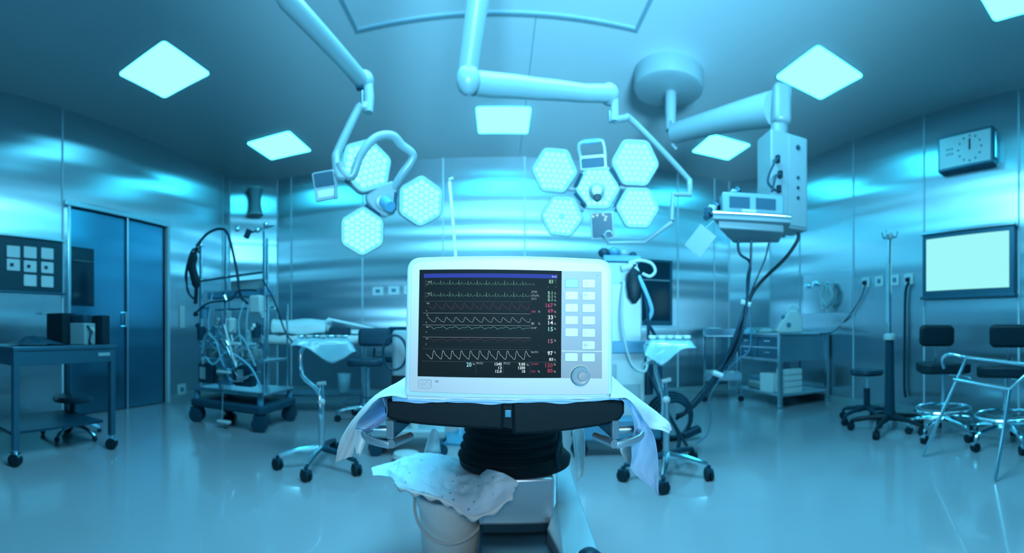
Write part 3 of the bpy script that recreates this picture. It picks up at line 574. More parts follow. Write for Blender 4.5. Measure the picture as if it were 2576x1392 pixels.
def chair(c, rz, label, bz=(0.0, 0.06)):
    t = thing('surgeon_chair', label, 'chair', c, rz, 'dark chairs with foot rings on the right')
    star(t, 5, 0.31, 0.16, CHROME, CHROME, DARKER, 0.2, 0.035, 0.018)
    MB().tube([(0, 0, 0.14), (0, 0, 0.55)], 0.022, 12).build('column', CHROME, t)
    MB().tube([V((0.25*cos(q), 0.25*sin(q), 0.24)) for q in [2*pi*j/36 for j in range(37)]], 0.013, 8).build('foot_ring', CHROME, t)
    for a in (0.3, 2.4, 4.5): MB().tube([(0, 0, 0.22), (0.25*cos(a), 0.25*sin(a), 0.24)], 0.009, 6).build('ring_spoke', CHROME, t)
    MB().prism(rrect(-0.22, -0.2, 0.22, 0.2, 0.09), 0.56, 0.65).build('seat', DARKER, t, bevel=0.02)
    MB().tube(bez([(0, 0.12, 0.56), (0, 0.27, 0.58), (0.0, 0.29, 0.66), (0.0, 0.26, 0.84)], 5), 0.016, 8).build('back_bar', CHROME, t)
    MB().prism(rrect(-0.165, -0.10, 0.165, 0.10, 0.05), -0.04, 0.04, M4((0, 0.24, 0.88), Matrix.Rotation(pi/2+0.08, 3, 'X'))).build('backrest', DARKER, t, bevel=0.025)
    MB().tube(bez([(0.05, -0.02, 0.54), (0.18, -0.05, 0.53), (0.24, -0.05, 0.50)], 4), 0.008, 6).build('lever', CHROME, t)
    return t
c = at(2372, 0, 3.72); c.z = 0; chair(c, -az(2385)-0.25+0.5, 'dark padded high chair with chrome foot ring, left of the two right-hand ones')
c = at(2530, 0, 3.42); c.z = 0; chair(c, -az(2530)-0.1, 'dark padded high chair with chrome foot ring, cut by the right photo edge')
# chrome stand in front of the chairs
A = fl(2322, 1150); B = fl(2504, 1212); AT = at(2432, 900, 3.15); BT = at(2541, 980, 2.72)
t = thing('chrome_frame_stand', 'bare chrome tube frame with splayed legs in front of the two dark chairs', 'frame stand', (A+B)/2)
lr = 0.0125
am = A.lerp(AT, 0.77)
MB().tube([A+V((0, 0, 0.01)), AT], lr, 10).build('leg', CHROME, t, True); MB().tube([B+V((0, 0, 0.01)), BT], lr, 10).build('leg', CHROME, t, True)
MB().tube([BT, at(2576, 948, 2.72), at(2640, 895, 2.75)], lr, 10).build('upper_strut', CHROME, t, True)
MB().tube(bez([at(2375, 928, 3.25), at(2370, 908, 3.25), at(2380, 894, 3.23), at(2400, 893, 3.2), AT, at(2500, 908, 2.95), at(2576, 917, 2.75), at(2640, 924, 2.65)], 5), lr, 10).build('top_rail', CHROME, t, True)
MB().tube([at(2400, 955, 3.12), BT], lr, 10).build('middle_rail', CHROME, t, True)
A2 = at(2720, 1060, 3.1); A2.z = 0.012; MB().tube([A2, at(2640, 895, 2.75)], lr, 10).build('leg', CHROME, t, True)
B2 = at(2620, 1330, 1); B2 = fl(2660, 1200); MB().tube([B2+V((0, 0, 0.01)), at(2640, 924, 2.65)], lr, 10).build('leg', CHROME, t, True)
# ------------------------------------------------------------------ steel cart on the left
t = thing('instrument_cart', 'dark steel cart on castors by the left wall carrying speakers', 'cart', (-2.95, 1.6, 0))
MB().box((0, 0, 0.80), (0.72, 0.88, 0.03)).build('top', STEELD, t, bevel=0.005)
for sy in (-0.42, 0.42): MB().box((0, sy, 0.735), (0.68, 0.02, 0.10)).build('apron', STEELD, t, bevel=0.003)
for sx in (-0.34, 0.34): MB().box((sx, 0, 0.735), (0.02, 0.82, 0.10)).build('apron', STEELD, t, bevel=0.003)
MB().box((0.352, 0.32, 0.745), (0.006, 0.11, 0.025)).build('name_plate', PALE, t)
for sx in (-0.33, 0.33):
    for sy in (-0.41, 0.41): MB().box((sx, sy, 0.45), (0.045, 0.045, 0.68)).build('leg', STEELD, t, bevel=0.004); caster(t, (sx, sy, 0), 0.045, 0.6)
MB().box((-0.05, 0, 0.20), (0.56, 0.8, 0.02)).build('lower_shelf', DARK, t)
TZ = 0.815
def item(px, py, X, s, m, name, label, cat, rot=0):
    p = onx(px, py, X); p.z = TZ+s[2]/2; return tag(MB().box(p, s, Euler((0, 0, rot))).build(name, m, bevel=0.006), label, cat)
item(155, 830, -2.95, (0.18, 0.17, 0.25), DARKER, 'loudspeaker', 'larger dark loudspeaker at the left on the dark steel cart', 'speaker', 0.3)
item(249, 830, -2.82, (0.15, 0.10, 0.235), DARKER, 'loudspeaker', 'slim dark loudspeaker at the right end of the dark steel cart', 'speaker', 0.3)
p = onx(208, 840, -2.82); p.z = TZ
t = thing('stereo_unit', 'small silver audio unit between the two dark loudspeakers', 'audio player', p, 0.4-pi/2+pi/2)
MB().box((0, 0, 0.085), (0.14, 0.16, 0.17)).build('casing', PALE, t, bevel=0.006)
MB().lathe([(0.018, 0), (0.018, 0.02)], (0.072, 0.02, 0.12), 16, frame((1, 0, 0))).build('volume_knob', WHITE, t)
MB().tube(bez([(0.078, -0.05, 0.15), (0.09, -0.02, 0.10), (0.085, -0.03, 0.03), (0.08, 0.0, 0.0)], 5), 0.008, 6).build('lead', DARK, t)
tag(MB().box(p+V((-0.01, 0, 0.205)), (0.12, 0.13, 0.065), Euler((0, 0, 0.4))).build('tape_deck', DARK, bevel=0.01), 'dark box on top of the small silver audio unit', 'audio player')
p = onx(80, 850, -2.8); p.z = TZ+0.03
b = MB()
random.seed(2)
rows = [[V((p.x-0.14+0.28*i/8, p.y-0.16+0.36*j/10, TZ+0.012+(0.05*random.random()+0.03)*sin(pi*i/8)*sin(pi*j/10))) for j in range(11)] for i in range(9)]
tag(b.grid(rows).build('folded_cloth', DARK, solid=0.01, sub=1), 'dark crumpled cloth at the left end of the dark steel cart', 'cloth')
tag(MB().box(onx(135, 790, -3.3), (0.12, 0.30, 0.012)).build('document_tray', STEEL), 'thin steel tray edge behind the larger loudspeaker on the left cart', 'tray')
ob = bpy.data.objects['document_tray']; pp = onx(135, 790, -3.3)
MB().tube([(pp.x, pp.y, TZ), (pp.x, pp.y, pp.z)], 0.02, 8).build('post', DARK, ob)
c = fl(150, 1120)+V((-0.15, 0.1, 0))
t = thing('low_stool', 'dark stool with bright chrome foot bars pushed under the dark steel cart', 'stool', (c.x-0.05, c.y+0.15, 0))
MB().lathe([(0.02, 0.30), (0.17, 0.31), (0.18, 0.33), (0.16, 0.355), (0.02, 0.36)], n=24).build('seat', DARK, t)
MB().tube([(0, 0, 0.08), (0, 0, 0.30)], 0.025, 10).build('column', DARK, t)
for k in range(5):
    a = 0.2+2*pi*k/5; MB().tube(bez([(0, 0, 0.10), (0.16*cos(a), 0.16*sin(a), 0.09), (0.27*cos(a), 0.27*sin(a), 0.04)], 4), 0.017, 8).build('base_leg', CHROME, t)
    MB().sph((0.27*cos(a), 0.27*sin(a), 0.025), 0.025, 10).build('caster', DARK, t)

# ------------------------------------------------------------------ heart-lung machine
PC = V((-2.45, 3.55, 0))
t = thing('heart_lung_machine', 'heart-lung machine on a wide castor base with masts, pumps and hoses, left rear', 'heart-lung machine', PC)
MB().prism(rrect(-0.44, -0.34, 0.44, 0.34, 0.05), 0.16, 0.24).build('base', SHADE, t, bevel=0.02)
MB().box((0, 0, 0.335), (0.84, 0.62, 0.025)).build('deck', STEEL, t, bevel=0.004)
MB().box((0, -0.315, 0.345), (0.86, 0.02, 0.035)).build('deck_rail', CHROME, t)
for x in (-0.38, 0.38):
    for y in (-0.28, 0.28):
        caster(t, (x, y, 0), 0.075, 0.3, SHADE, DARK); MB().tube([(x, y, 0.14), (x, y, 0.34)], 0.03, 10).build('corner_post', MIDB, t)
random.seed(7)
mast = [(-0.36, -0.25, 1.83), (-0.08, -0.2, 1.92), (0.37, -0.2, 1.88), (0.37, 0.25, 1.2), (-0.36, 0.25, 1.4), (0.22, 0.1, 1.86)]
for x, y, z in mast: MB().tube([(x, y, 0.34), (x, y, z)], 0.016 if z > 1.5 else 0.012, 10).build('mast', CHROME, t)
MB().tube([(-0.10, -0.22, 0.34), (-0.10, -0.22, 1.05)], 0.045, 12).build('pump_column', STEEL, t)
MB().tube([(-0.45, -0.26, 1.43), (0.36, -0.22, 1.47)], 0.013, 8).build('cross_rail', CHROME, t)
MB().tube([(-0.36, 0.0, 1.15), (0.37, 0.0, 1.15)], 0.012, 8).build('cross_rail', CHROME, t)
MB().box((0.02, -0.1, 1.29), (0.72, 0.14, 0.07)).build('equipment_shelf', MIDB, t, bevel=0.01)
MB().box((0.14, -0.12, 1.37), (0.36, 0.10, 0.10)).build('shelf_module', PALE, t, bevel=0.008)
MB().box((0, -0.02, 0.64), (0.80, 0.44, 0.03)).build('pump_shelf', STEEL, t, bevel=0.005)
for k, x in enumerate((-0.27, -0.04, 0.19)):
    pu = MB().lathe([(0.02, 0), (0.095, 0), (0.10, 0.06), (0.09, 0.09), (0.03, 0.095)], (x, -0.12, 0.655), 22).build('roller_pump', PALE, t)
    MB().lathe([(0.02, 0), (0.05, 0.0), (0.045, 0.05), (0.02, 0.055)], (x, -0.12, 0.75), 16).build('pump_head', CHROME, pu)
    MB().box((x, -0.24, 0.50), (0.19, 0.10, 0.2)).build('pump_console', DARK if k != 1 else MIDB, t, bevel=0.01)
    MB().box((x-0.03, -0.295, 0.50), (0.07, 0.01, 0.12)).build('console_label', PALE, t)
for x, z, m in ((-0.15, 0.91, CHROME), (0.04, 0.98, WHITE), (0.25, 0.86, PLASTIC), (-0.3, 1.12, MIDB), (0.32, 0.93, DARK), (-0.34, 0.9, DARK)):
    MB().lathe([(0.02, -0.07), (0.045, -0.07), (0.05, 0.05), (0.03, 0.07), (0.02, 0.07)], (x, -0.26, z), 14).build('reservoir', m, t)
MB().box((0.08, -0.32, 0.80), (0.22, 0.05, 0.035)).build('clamp_bar', WHITE, t, bevel=0.012)
MB().box((0.0, -0.33, 0.53), (0.16, 0.05, 0.03)).build('clamp_bar', WHITE, t, bevel=0.01)
MB().box((0.02, -0.36, 0.06), (0.14, 0.06, 0.03)).build('foot_brake', WHITE, t, bevel=0.01)
MB().tube([(0.0, -0.35, 0.34), (0.0, -0.36, 0.08)], 0.008, 6).build('brake_rod', CHROME, t)
MB().box((0.32, -0.25, 1.17), (0.13, 0.08, 0.17)).build('drip_chamber_box', WHITE, t, bevel=0.02)
for pts, r, m in (
    ([(-0.36, -0.26, 1.72), (-0.42, -0.3, 1.76), (-0.5, -0.3, 1.6), (-0.5, -0.3, 1.35), (-0.42, -0.28, 1.25)], 0.012, DARK),
    ([(-0.36, -0.26, 1.75), (-0.46, -0.3, 1.7), (-0.53, -0.3, 1.5), (-0.47, -0.3, 1.3)], 0.008, DARK),
    ([(-0.40, -0.27, 1.8), (-0.25, -0.28, 1.9), (-0.1, -0.26, 1.93), (0.0, -0.26, 1.85), (0.1, -0.26, 1.5), (0.15, -0.26, 1.25), (0.3, -0.27, 1.15)], 0.014, DARK),
    ([(-0.4, -0.3, 1.1), (-0.2, -0.32, 1.2), (0.05, -0.3, 1.22), (0.15, -0.3, 1.3), (0.33, -0.27, 1.3)], 0.010, DARK),
    ([(0.38, -0.25, 1.4), (0.48, -0.2, 1.2), (0.55, -0.1, 0.9), (0.7, -0.1, 0.75)], 0.008, DARK),
    ([(-0.3, -0.3, 0.7), (-0.2, -0.34, 0.9), (0.0, -0.32, 0.75), (0.2, -0.34, 0.88), (0.34, -0.3, 0.6)], 0.010, PLASTIC),
    ([(-0.25, -0.3, 0.66), (-0.1, -0.36, 0.6), (0.05, -0.34, 0.72), (0.3, -0.34, 0.6), (0.4, -0.3, 0.4)], 0.010, HOSE),
    ([(0.2, -0.28, 1.2), (0.15, -0.3, 1.0), (0.18, -0.3, 0.8), (0.2, -0.3, 0.68)], 0.008, PLASTIC),
    ([(0.26, -0.28, 1.2), (0.24, -0.3, 1.0), (0.26, -0.3, 0.8), (0.27, -0.3, 0.68)], 0.008, PLASTIC),
    ([(-0.2, -0.26, 1.3), (-0.22, -0.3, 1.0), (-0.16, -0.3, 0.8)], 0.008, HOSE)):
    MB().tube(bez(pts, 7), r, 7).build('tubing', m, t)
MB().tube(bez([(-0.38, -0.28, 1.78), (-0.42, -0.32, 1.6), (-0.38, -0.3, 1.4), (-0.39, -0.3, 1.2)], 5), [0.02]*3+[0.045]*8+[0.02]*5, 8).build('hose_bundle', DARKER, t)
for x, z in ((-0.43, 1.1), (-0.40, 0.98), (0.1, 1.9), (0.33, 1.86), (0.42, 1.9), (-0.36, 1.8)): MB().sph((x, -0.25, z), 0.028, 10).build('clamp_knob', CHROME if z > 1.5 else DARK, t)
MB().box((0.22, -0.25, 1.84), (0.05, 0.04, 0.09), Euler((0, 0.5, 0))).build('bubble_sensor', DARK, t, bevel=0.01)
MB().tube([(0.22, -0.2, 1.86), (0.48, -0.2, 1.9)], 0.010, 8).build('top_arm', CHROME, t)

random.seed(31)
for k in range(9):
    x0, x1 = random.uniform(-0.38, 0.1), random.uniform(0.0, 0.4); z0, z1 = random.uniform(0.6, 1.0), random.uniform(0.45, 0.95)
    MB().tube(bez([(x0, -0.27, z0), ((x0+x1)/2-0.05, -0.33-0.01*(k % 3), max(z0, z1)+random.uniform(0.02, 0.12)), ((x0+x1)/2+0.08, -0.34, min(z0, z1)-random.uniform(0.0, 0.1)), (x1, -0.27, z1)], 6), random.choice((0.006, 0.008, 0.010)), 6).build('tubing', random.choice((PLASTIC, CHROME, HOSE, BRIGHTW)), t)
for k in range(10):
    x, z = random.uniform(-0.4, 0.42), random.uniform(0.45, 1.25)
    MB().lathe([(0.01, -0.03), (0.022, -0.03), (0.026, 0.02), (0.01, 0.035)], (x, -0.27-0.01*(k % 3), z), 12, Matrix.Rotation(random.uniform(-0.6, 0.6), 3, 'Y')).build('connector', random.choice((CHROME, BRIGHTW, DARK, PALE)), t)

# ------------------------------------------------------------------ back instrument table with drapes
BT_ = at(790, 845, 4.95); BT_.z = 0; rz = 0.40
t = thing('back_table', 'long instrument table with a white draped top behind the heart-lung machine', 'table', BT_, rz)
MB().box((0, 0, 0.84), (1.22, 0.55, 0.03)).build('tabletop', STEEL, t, bevel=0.004)
for x in (-0.57, 0.57):
    for y in (-0.24, 0.24): MB().tube([(x, y, 0), (x, y, 0.83)], 0.018, 8).build('leg', STEEL, t)
MB().box((0, 0, 0.2), (1.14, 0.46, 0.02)).build('lower_shelf', STEELD, t)
W_ = WM[t.name]
def onT(x, y, z): return W_@V((x, y, z))
rows = [[onT(-0.60+1.15*i/16, y, z+0.008*sin(3*i+j)) for i in range(17)] for j, (y, z) in enumerate(((-0.30, 0.77), (-0.31, 0.82), (-0.29, 0.868), (0.0, 0.875), (0.29, 0.868), (0.30, 0.80)))]
tag(MB().grid(rows).build('table_drape', BRIGHTW, solid=0.008), 'white drape over the long instrument table at the back left', 'drape')
rows = [[onT(-0.48+0.62*i/14, y, 0.89+hh+0.012*sin(0.6*i+j)) for i in range(15)] for j, (y, hh) in enumerate(((-0.25, 0.0), (-0.24, 0.10), (-0.12, 0.17), (0.05, 0.17), (0.15, 0.0)))]
tag(MB().grid(rows).build('wrapped_bundle', BRIGHTW, solid=0.01, sub=1), 'large white wrapped linen bundle on the draped instrument table', 'linen')
tag(MB().box(onT(0.30, -0.16, 0.925), (0.24, 0.14, 0.085), Euler((0, 0, rz))).build('instrument_box', DARK, bevel=0.01), 'dark box on the draped instrument table, right of the linen bundle', 'box')
tag(MB().box(onT(0.47, -0.12, 0.915), (0.14, 0.12, 0.05), Euler((0, 0, rz))).build('gauze_stack', BRIGHTW, bevel=0.01), 'small white stack at the right end of the draped instrument table', 'gauze')
tag(MB().sph(onT(0.16, -0.1, 0.99), 0.05, 12, (1, 1, 1.5)).build('squeeze_bottle', BRIGHTW), 'small white bottle standing beside the linen bundle', 'bottle')
tag(MB().tube([onT(0.16, -0.2, 1.06), onT(0.5, -0.22, 0.99), onT(0.74, -0.2, 0.94)], [0.02, 0.018, 0.01], 8, 0.5).build('flap', BRIGHTW), 'long white paper flap sloping down off the right of the linen bundle', 'paper')
tag(MB().lathe([(0.02, 0.0), (0.06, 0.0), (0.085, 0.22), (0.08, 0.22), (0.055, 0.01)], onT(0.35, -0.05, 0.211), 18).build('waste_cup', PLASTIC), 'clear cup on the lower shelf of the draped instrument table', 'cup')

# ------------------------------------------------------------------ instrument (mayo) stands
def drape_cloth(rows, name, par, m=PLASTIC): return MB().grid(rows).build(name, m, par, True, solid=0.002, sub=1)
def mayo(c, feet, label, knee, trayc, trs, rz, post):
    t = thing('instrument_stand', label, 'instrument stand', c, 0, 'wheeled instrument stands beside the operating table')
    for f in feet:
        e = V(f)-V(c); MB().tube([(0, 0, 0.13), e*0.5+V((0, 0, 0.12)), e*0.97+V((0, 0, 0.095))], [0.024, 0.02, 0.016], 8).build('base_leg', CHROME if f.y < c.y-0.1 else DARK, t)
        caster(t, (e.x, e.y, 0), 0.036, random.uniform(0, 3), DARK, DARKER)
    MB().tube([(0, 0, 0.10), (0, 0, post)], 0.021, 12).build('base_post', STEEL, t)
    MB().tube(bez([V((0, 0, post-0.1))]+[k-V(c) for k in knee], 4), 0.015, 10).build('offset_arm', CHROME, t)
    MB().tube([(0.0, 0.01, post), (0.0, 0.01, post+0.14)], [0.02, 0.016], 10).build('height_tube', CHROME, t)
    MB().sph((0, 0, post+0.02), 0.028, 10).build('clamp_knob', WHITE, t)
    MB().tube([(-0.03, 0, post+0.14), (0.03, 0, post+0.15)], 0.014, 8).build('release_lever', WHITE, t)
    R_ = Matrix.Rotation(rz, 3, 'Z'); o = trayc-V(c)
    MB().prism(rrect(-trs[0]/2, -trs[1]/2, trs[0]/2, trs[1]/2, 0.04), -0.012, 0.01, M4(o, R_)).build('tray', CHROME, t, bevel=0.006)
    return t
c1 = fl(809, 1140); c1 = V((-1.17, 2.62, 0))
tc1 = at(812, 861, 2.95)
mayo(c1, [fl(698, 1182), fl(770, 1212), fl(897, 1197), V((-1.22, 2.98, 0))], 'wheeled instrument stand left of the operating table, in front of the back table',
     [at(806, 1040, 2.85), at(800, 985, 2.88), at(760, 945, 2.88), at(758, 885, 2.9), at(775, 868, 2.92)], tc1, (0.40, 0.28), 0.42, 0.42)
R_ = Matrix.Rotation(0.42, 3, 'Z'); random.seed(3)
def tray_drape(tc, hw, hd, R_, drop, name, label, seed):
    random.seed(seed); rows = []
    for j in range(13):
        v = -1+2*j/12; row = []
        for i in range(17):
            u = -1+2*i/16; x = u*hw; y = v*hd; over = max(abs(u)-0.82, 0)/0.18, max(abs(v)-0.8, 0)/0.2; z = 0.022+0.012*random.random()
            if max(over) > 0: z -= drop(u, v)*max(over); x *= 0.96
            row.append(V(tc)+R_@V((x*(0.95+0.05*random.random()), y, z)))
        rows.append(row)
    return tag(MB().grid(rows).build(name, PLASTIC, sub=1, solid=0.002), label, 'drape')
tray_drape(tc1, 0.235, 0.19, R_, lambda u, v: 0.05+0.13*max(0, 1-abs(u-0.3)*1.1)*(v < 0), 'plastic_drape', 'clear plastic sheet draped over the left instrument stand tray', 5)
for k in range(7):
    q = V(tc1)+R_@V((-0.15+0.05*k, -0.06+0.03*(k % 3), 0.04)); tag(MB().box(q, (0.04, 0.10, 0.018), Euler((0, 0, 0.4+0.2*(k % 3)))).build('instrument_pack', WHITE if k % 2 else CHROME, bevel=0.006), 'small instrument pack on the left stand tray under the clear sheet', 'instrument', 'packs on the left instrument stand')
c2 = V((1.045, 2.50, 0)); tc2 = at(1682, 866, 2.75)
mayo(c2, [fl(1568, 1211), fl(1668, 1243), fl(1783, 1209), fl(1743, 1163)], 'wheeled instrument stand right of the operating table, beside the white anaesthesia machine',
     [at(1668, 1060, 2.75), at(1669, 1000, 2.73), at(1652, 935, 2.72), at(1647, 885, 2.72), at(1660, 872, 2.72)], tc2, (0.30, 0.25), -0.3, 0.46)
tray_drape(tc2, 0.175, 0.16, Matrix.Rotation(-0.3, 3, 'Z'), lambda u, v: 0.05+0.12*max(0, 1-abs(u+0.4)*1.2)*(v < 0), 'plastic_drape', 'clear plastic sheet draped over the right instrument stand tray', 8)
for k in range(5):
    q = V(tc2)+Matrix.Rotation(-0.3, 3, 'Z')@V((-0.11+0.055*k, -0.03+0.03*(k % 3), 0.045)); tag(MB().box(q, (0.045, 0.10, 0.025), Euler((0, 0, -0.3+0.2*(k % 3)))).build('instrument_pack', WHITE, bevel=0.008), 'small instrument pack on the right stand tray under the clear sheet', 'instrument', 'packs on the right instrument stand')

# ------------------------------------------------------------------ dark stools behind the table on the left
c = at(925, 900, 4.35); c.z = 0
t = thing('surgeon_chair', 'dark padded chair behind the left instrument stand, its chrome foot star showing', 'chair', c, 0.2, 'dark chairs left of the monitor')
star(t, 5, 0.31, 0.15, CHROME, CHROME, DARKER, 0.9, 0.035, 0.018)
MB().tube([(0, 0, 0.14), (0, 0, 0.55)], 0.024, 12).build('column', CHROME, t)
MB().tube([V((0.25*cos(q), 0.25*sin(q), 0.20)) for q in [2*pi*j/30 for j in range(31)]], 0.009, 8).build('foot_ring', STEELD, t)
MB().prism(rrect(-0.20, -0.17, 0.17, 0.17, 0.08), 0.57, 0.64).build('seat', DARK, t, bevel=0.02)
MB().tube(bez([(0.0, 0.12, 0.56), (0.04, 0.2, 0.62), (0.05, 0.2, 0.74)], 4), 0.014, 8).build('back_bar', DARK, t)
MB().prism(rrect(-0.17, -0.095, 0.17, 0.095, 0.05), -0.05, 0.05, M4((0.06, 0.1, 0.86), Matrix.Rotation(pi/2, 3, 'X'))).build('backrest', SHADE, t, bevel=0.03)
c = at(990, 900, 4.9); c.z = 0
t = thing('surgeon_chair', 'dark padded chair half hidden behind the nearer one, left of the monitor', 'chair', c, -0.2, 'dark chairs left of the monitor')
star(t, 5, 0.28, 0.15, DARK, DARK, DARKER, 0.4, 0.035, 0.018)
MB().tube([(0, 0, 0.14), (0, 0, 0.58)], 0.024, 12).build('column', DARK, t)
MB().prism(rrect(-0.18, -0.17, 0.18, 0.17, 0.08), 0.57, 0.64).build('seat', DARK, t, bevel=0.02)
MB().tube([(0, 0.15, 0.56), (0, 0.18, 0.82)], 0.014, 8).build('back_bar', DARK, t)
MB().prism(rrect(-0.16, -0.095, 0.16, 0.095, 0.05), -0.04, 0.04, M4((0.0, 0.16, 0.88), Matrix.Rotation(pi/2, 3, 'X'))).build('backrest', DARK, t, bevel=0.03)

# ------------------------------------------------------------------ warming unit and machine feet behind the operating table
c = at(1030, 1090, 3.35); c.z = 0
t = thing('warming_unit', 'pale wheeled machine with a coiled dark hose, just left of the monitor', 'medical device', (c.x, c.y, 0), 0.15)
MB().box((0.02, 0.05, 0.62), (0.30, 0.32, 0.62)).build('cabinet', PALE, t, bevel=0.03)
MB().box((-0.0, -0.06, 0.17), (0.56, 0.46, 0.07)).build('base', PALE, t, bevel=0.02)
MB().box((-0.06, -0.115, 0.52), (0.14, 0.02, 0.12)).build('vent_grille', DARKER, t)
for x, y in ((-0.24, -0.24), (0.24, -0.24), (-0.24, 0.12), (0.24, 0.12)): caster(t, (x, y, 0), 0.05, 0.3, MIDB, DARK)
for k in range(3): MB().tube([V((-0.10+0.09*cos(q), -0.16-0.015*k, 0.76+0.13*sin(q))) for q in [2*pi*j/24 for j in range(25)]], 0.009, 7).build('coiled_hose', DARK, t)
MB().tube([(0.05, -0.2, 0.2), (0.05, -0.2, 0.55)], 0.035, 12).build('canister', WHITE, t)
MB().lathe([(0.02, 0), (0.10, 0.0), (0.09, 0.03), (0.02, 0.04)], (0.0, -0.36, 0.03), 20).build('foot_switch', WHITE, t)
# slanted infusion pole
t = thing('infusion_pole', 'thin bright metal pole rising above the left shoulder of the monitor', 'infusion pole', (at(1158, 0, 3.6).x, at(1158, 0, 3.6).y, 0))
MB().tube([(0, 0, 0.05), at(1146, 640, 3.6)-V(t.location), at(1131, 458, 3.55)-V(t.location)], 0.013, 10).build('pole', BRIGHTW, t)
MB().lathe([(0.22, 0.0), (0.22, 0.02), (0.05, 0.05), (0.02, 0.09)], n=24).build('base', MIDB, t)
MB().tube([at(1129, 452, 3.55)-V(t.location), at(1140, 448, 3.55)-V(t.location)], 0.010, 8).build('hook', WHITE, t)

# ------------------------------------------------------------------ anaesthesia machine
AC = at(1545, 900, 3.35); AC.z = 0
t = thing('anaesthesia_machine', 'tall white anaesthesia machine with a black breathing bag, behind the right side of the monitor', 'anaesthesia machine', AC, -0.18)
MB().box((0.0, 0.0, 0.20), (0.66, 0.56, 0.16)).build('base', MIDB, t, bevel=0.02)
for x, y in ((-0.28, -0.22), (0.28, -0.22), (-0.28, 0.22), (0.28, 0.22)): caster(t, (x, y, 0), 0.055, 0.4, DARK, DARKER)
MB().box((0.0, 0.05, 0.52), (0.44, 0.42, 0.50)).build('lower_cabinet', WHITE, t, bevel=0.015)
MB().box((0.0, 0.02, 0.80), (0.46, 0.46, 0.09)).build('work_surface', MIDB, t, bevel=0.008)
MB().box((0.0, 0.08, 1.06), (0.42, 0.34, 0.46)).build('middle_cabinet', WHITE, t, bevel=0.015)
MB().box((-0.02, 0.08, 1.37), (0.40, 0.30, 0.17)).build('upper_cabinet', PALE, t, bevel=0.01)
MB().box((0.06, 0.08, 1.49), (0.30, 0.28, 0.05)).build('top_tray', MIDB, t, bevel=0.008)
for x, z, r, m in ((0.0, 1.55, 0.05, MIDB), (0.08, 1.54, 0.04, PALE), (-0.08, 1.54, 0.05, DARK), (0.15, 1.53, 0.03, DARK)): MB().sph((x, 0.0, z), r, 12, (1, 1, 0.8)).build('flow_dome', m, t)
MB().lathe([(0.012, -0.17), (0.05, -0.12), (0.065, -0.03), (0.05, 0.06), (0.02, 0.10), (0.014, 0.13)], (0.14, -0.16, 1.30), 18, sx=1.0, sy=0.5).build('breathing_bag', DARKER, t)
MB().tube(bez([(0.10, -0.14, 1.44), (0.18, -0.16, 1.46), (0.27, -0.16, 1.44), (0.30, -0.16, 1.38), (0.26, -0.16, 1.34), (0.20, -0.16, 1.36)], 6), 0.012, 8).build('hook_loop', WHITE, t)
MB().tube([(0.05, -0.12, 1.40), (0.14, -0.14, 1.42), (0.16, -0.15, 1.36)], 0.028, 10).build('valve_block', WHITE, t)
for pts, m, r in (([(0.17, -0.17, 1.34), (0.22, -0.19, 1.22), (0.27, -0.18, 1.08), (0.24, -0.16, 1.0)], HOSE, 0.016),
                  ([(0.19, -0.17, 1.32), (0.23, -0.2, 1.1), (0.24, -0.2, 0.9), (0.26, -0.1, 0.8)], DARK, 0.012),
                  ([(0.06, -0.16, 1.30), (0.04, -0.2, 1.0), (0.10, -0.22, 0.7), (0.2, -0.25, 0.62), (0.24, -0.2, 0.72)], WHITE, 0.010),
                  ([(0.24, -0.1, 1.0), (0.34, -0.1, 0.8), (0.36, -0.15, 0.4), (0.45, -0.3, 0.15), (0.4, -0.4, 0.03)], DARK, 0.014),
                  ([(0.24, 0.0, 0.7), (0.30, -0.1, 0.5), (0.42, -0.2, 0.25), (0.50, -0.35, 0.08)], DARK, 0.012),
                  ([(0.20, -0.2, 0.66), (0.26, -0.25, 0.72), (0.35, -0.27, 0.78)], WHITE, 0.010)):
    MB().tube(bez(pts, 7), r, 8).build('breathing_hose', m, t)
MB().tube([(0.26, -0.02, 0.42), (0.26, -0.02, 0.66)], 0.05, 14).build('gas_cylinder', DARK, t)
MB().box((-0.1, -0.17, 0.62), (0.2, 0.02, 0.1)).build('drawer', PALE, t, bevel=0.004); MB().box((0.08, -0.17, 0.46), (0.2, 0.02, 0.12)).build('drawer', PALE, t, bevel=0.004)
# ------------------------------------------------------------------ operating table
TX = 0.018; YF = 0.80
def tb(px, py, d=None, y=None):   # point on the vertical plane y (world) or at distance d
    return ony(px, py, y) if y else at(px, py, d)
t = thing('operating_table', 'black padded operating table with pleated bellows column under the monitor', 'operating table', (TX+0.03, 1.5, 0))
zt = HC-0.1315; 
def padpoly(px0, px1, topy, bot):
    P = [ony(px0, topy, YF), ony(px1, topy, YF)]+[ony(x, y, YF) for x, y in bot]; return [(p.x, p.z) for p in P]
MP = Matrix.Rotation(pi/2, 4, 'X')
def front_prism(poly, y0, y1): return MB().prism(poly, -y1, -y0, MP)
front_prism(padpoly(967, 1266, 1007, [(1266, 1082), (1180, 1079), (1080, 1072), (1010, 1064), (975, 1054), (967, 1040)]), YF, 1.95).build('left_pad', BLACK, t, True, bevel=0.006)
front_prism(padpoly(1290, 1572, 1007, [(1572, 1040), (1562, 1056), (1530, 1070), (1440, 1084), (1350, 1093), (1290, 1095)]), YF, 1.95).build('right_pad', BLACK, t, True, bevel=0.006)
front_prism(padpoly(1260, 1296, 1007, [(1296, 1085), (1260, 1078)]), YF+0.012, 1.95).build('centre_joint', BLACK, t, True)
q = ony(1278, 1040, YF+0.008); MB().box(q, (0.014, 0.012, 0.016)).build('joint_tab', STEELD, t, True, bevel=0.002)
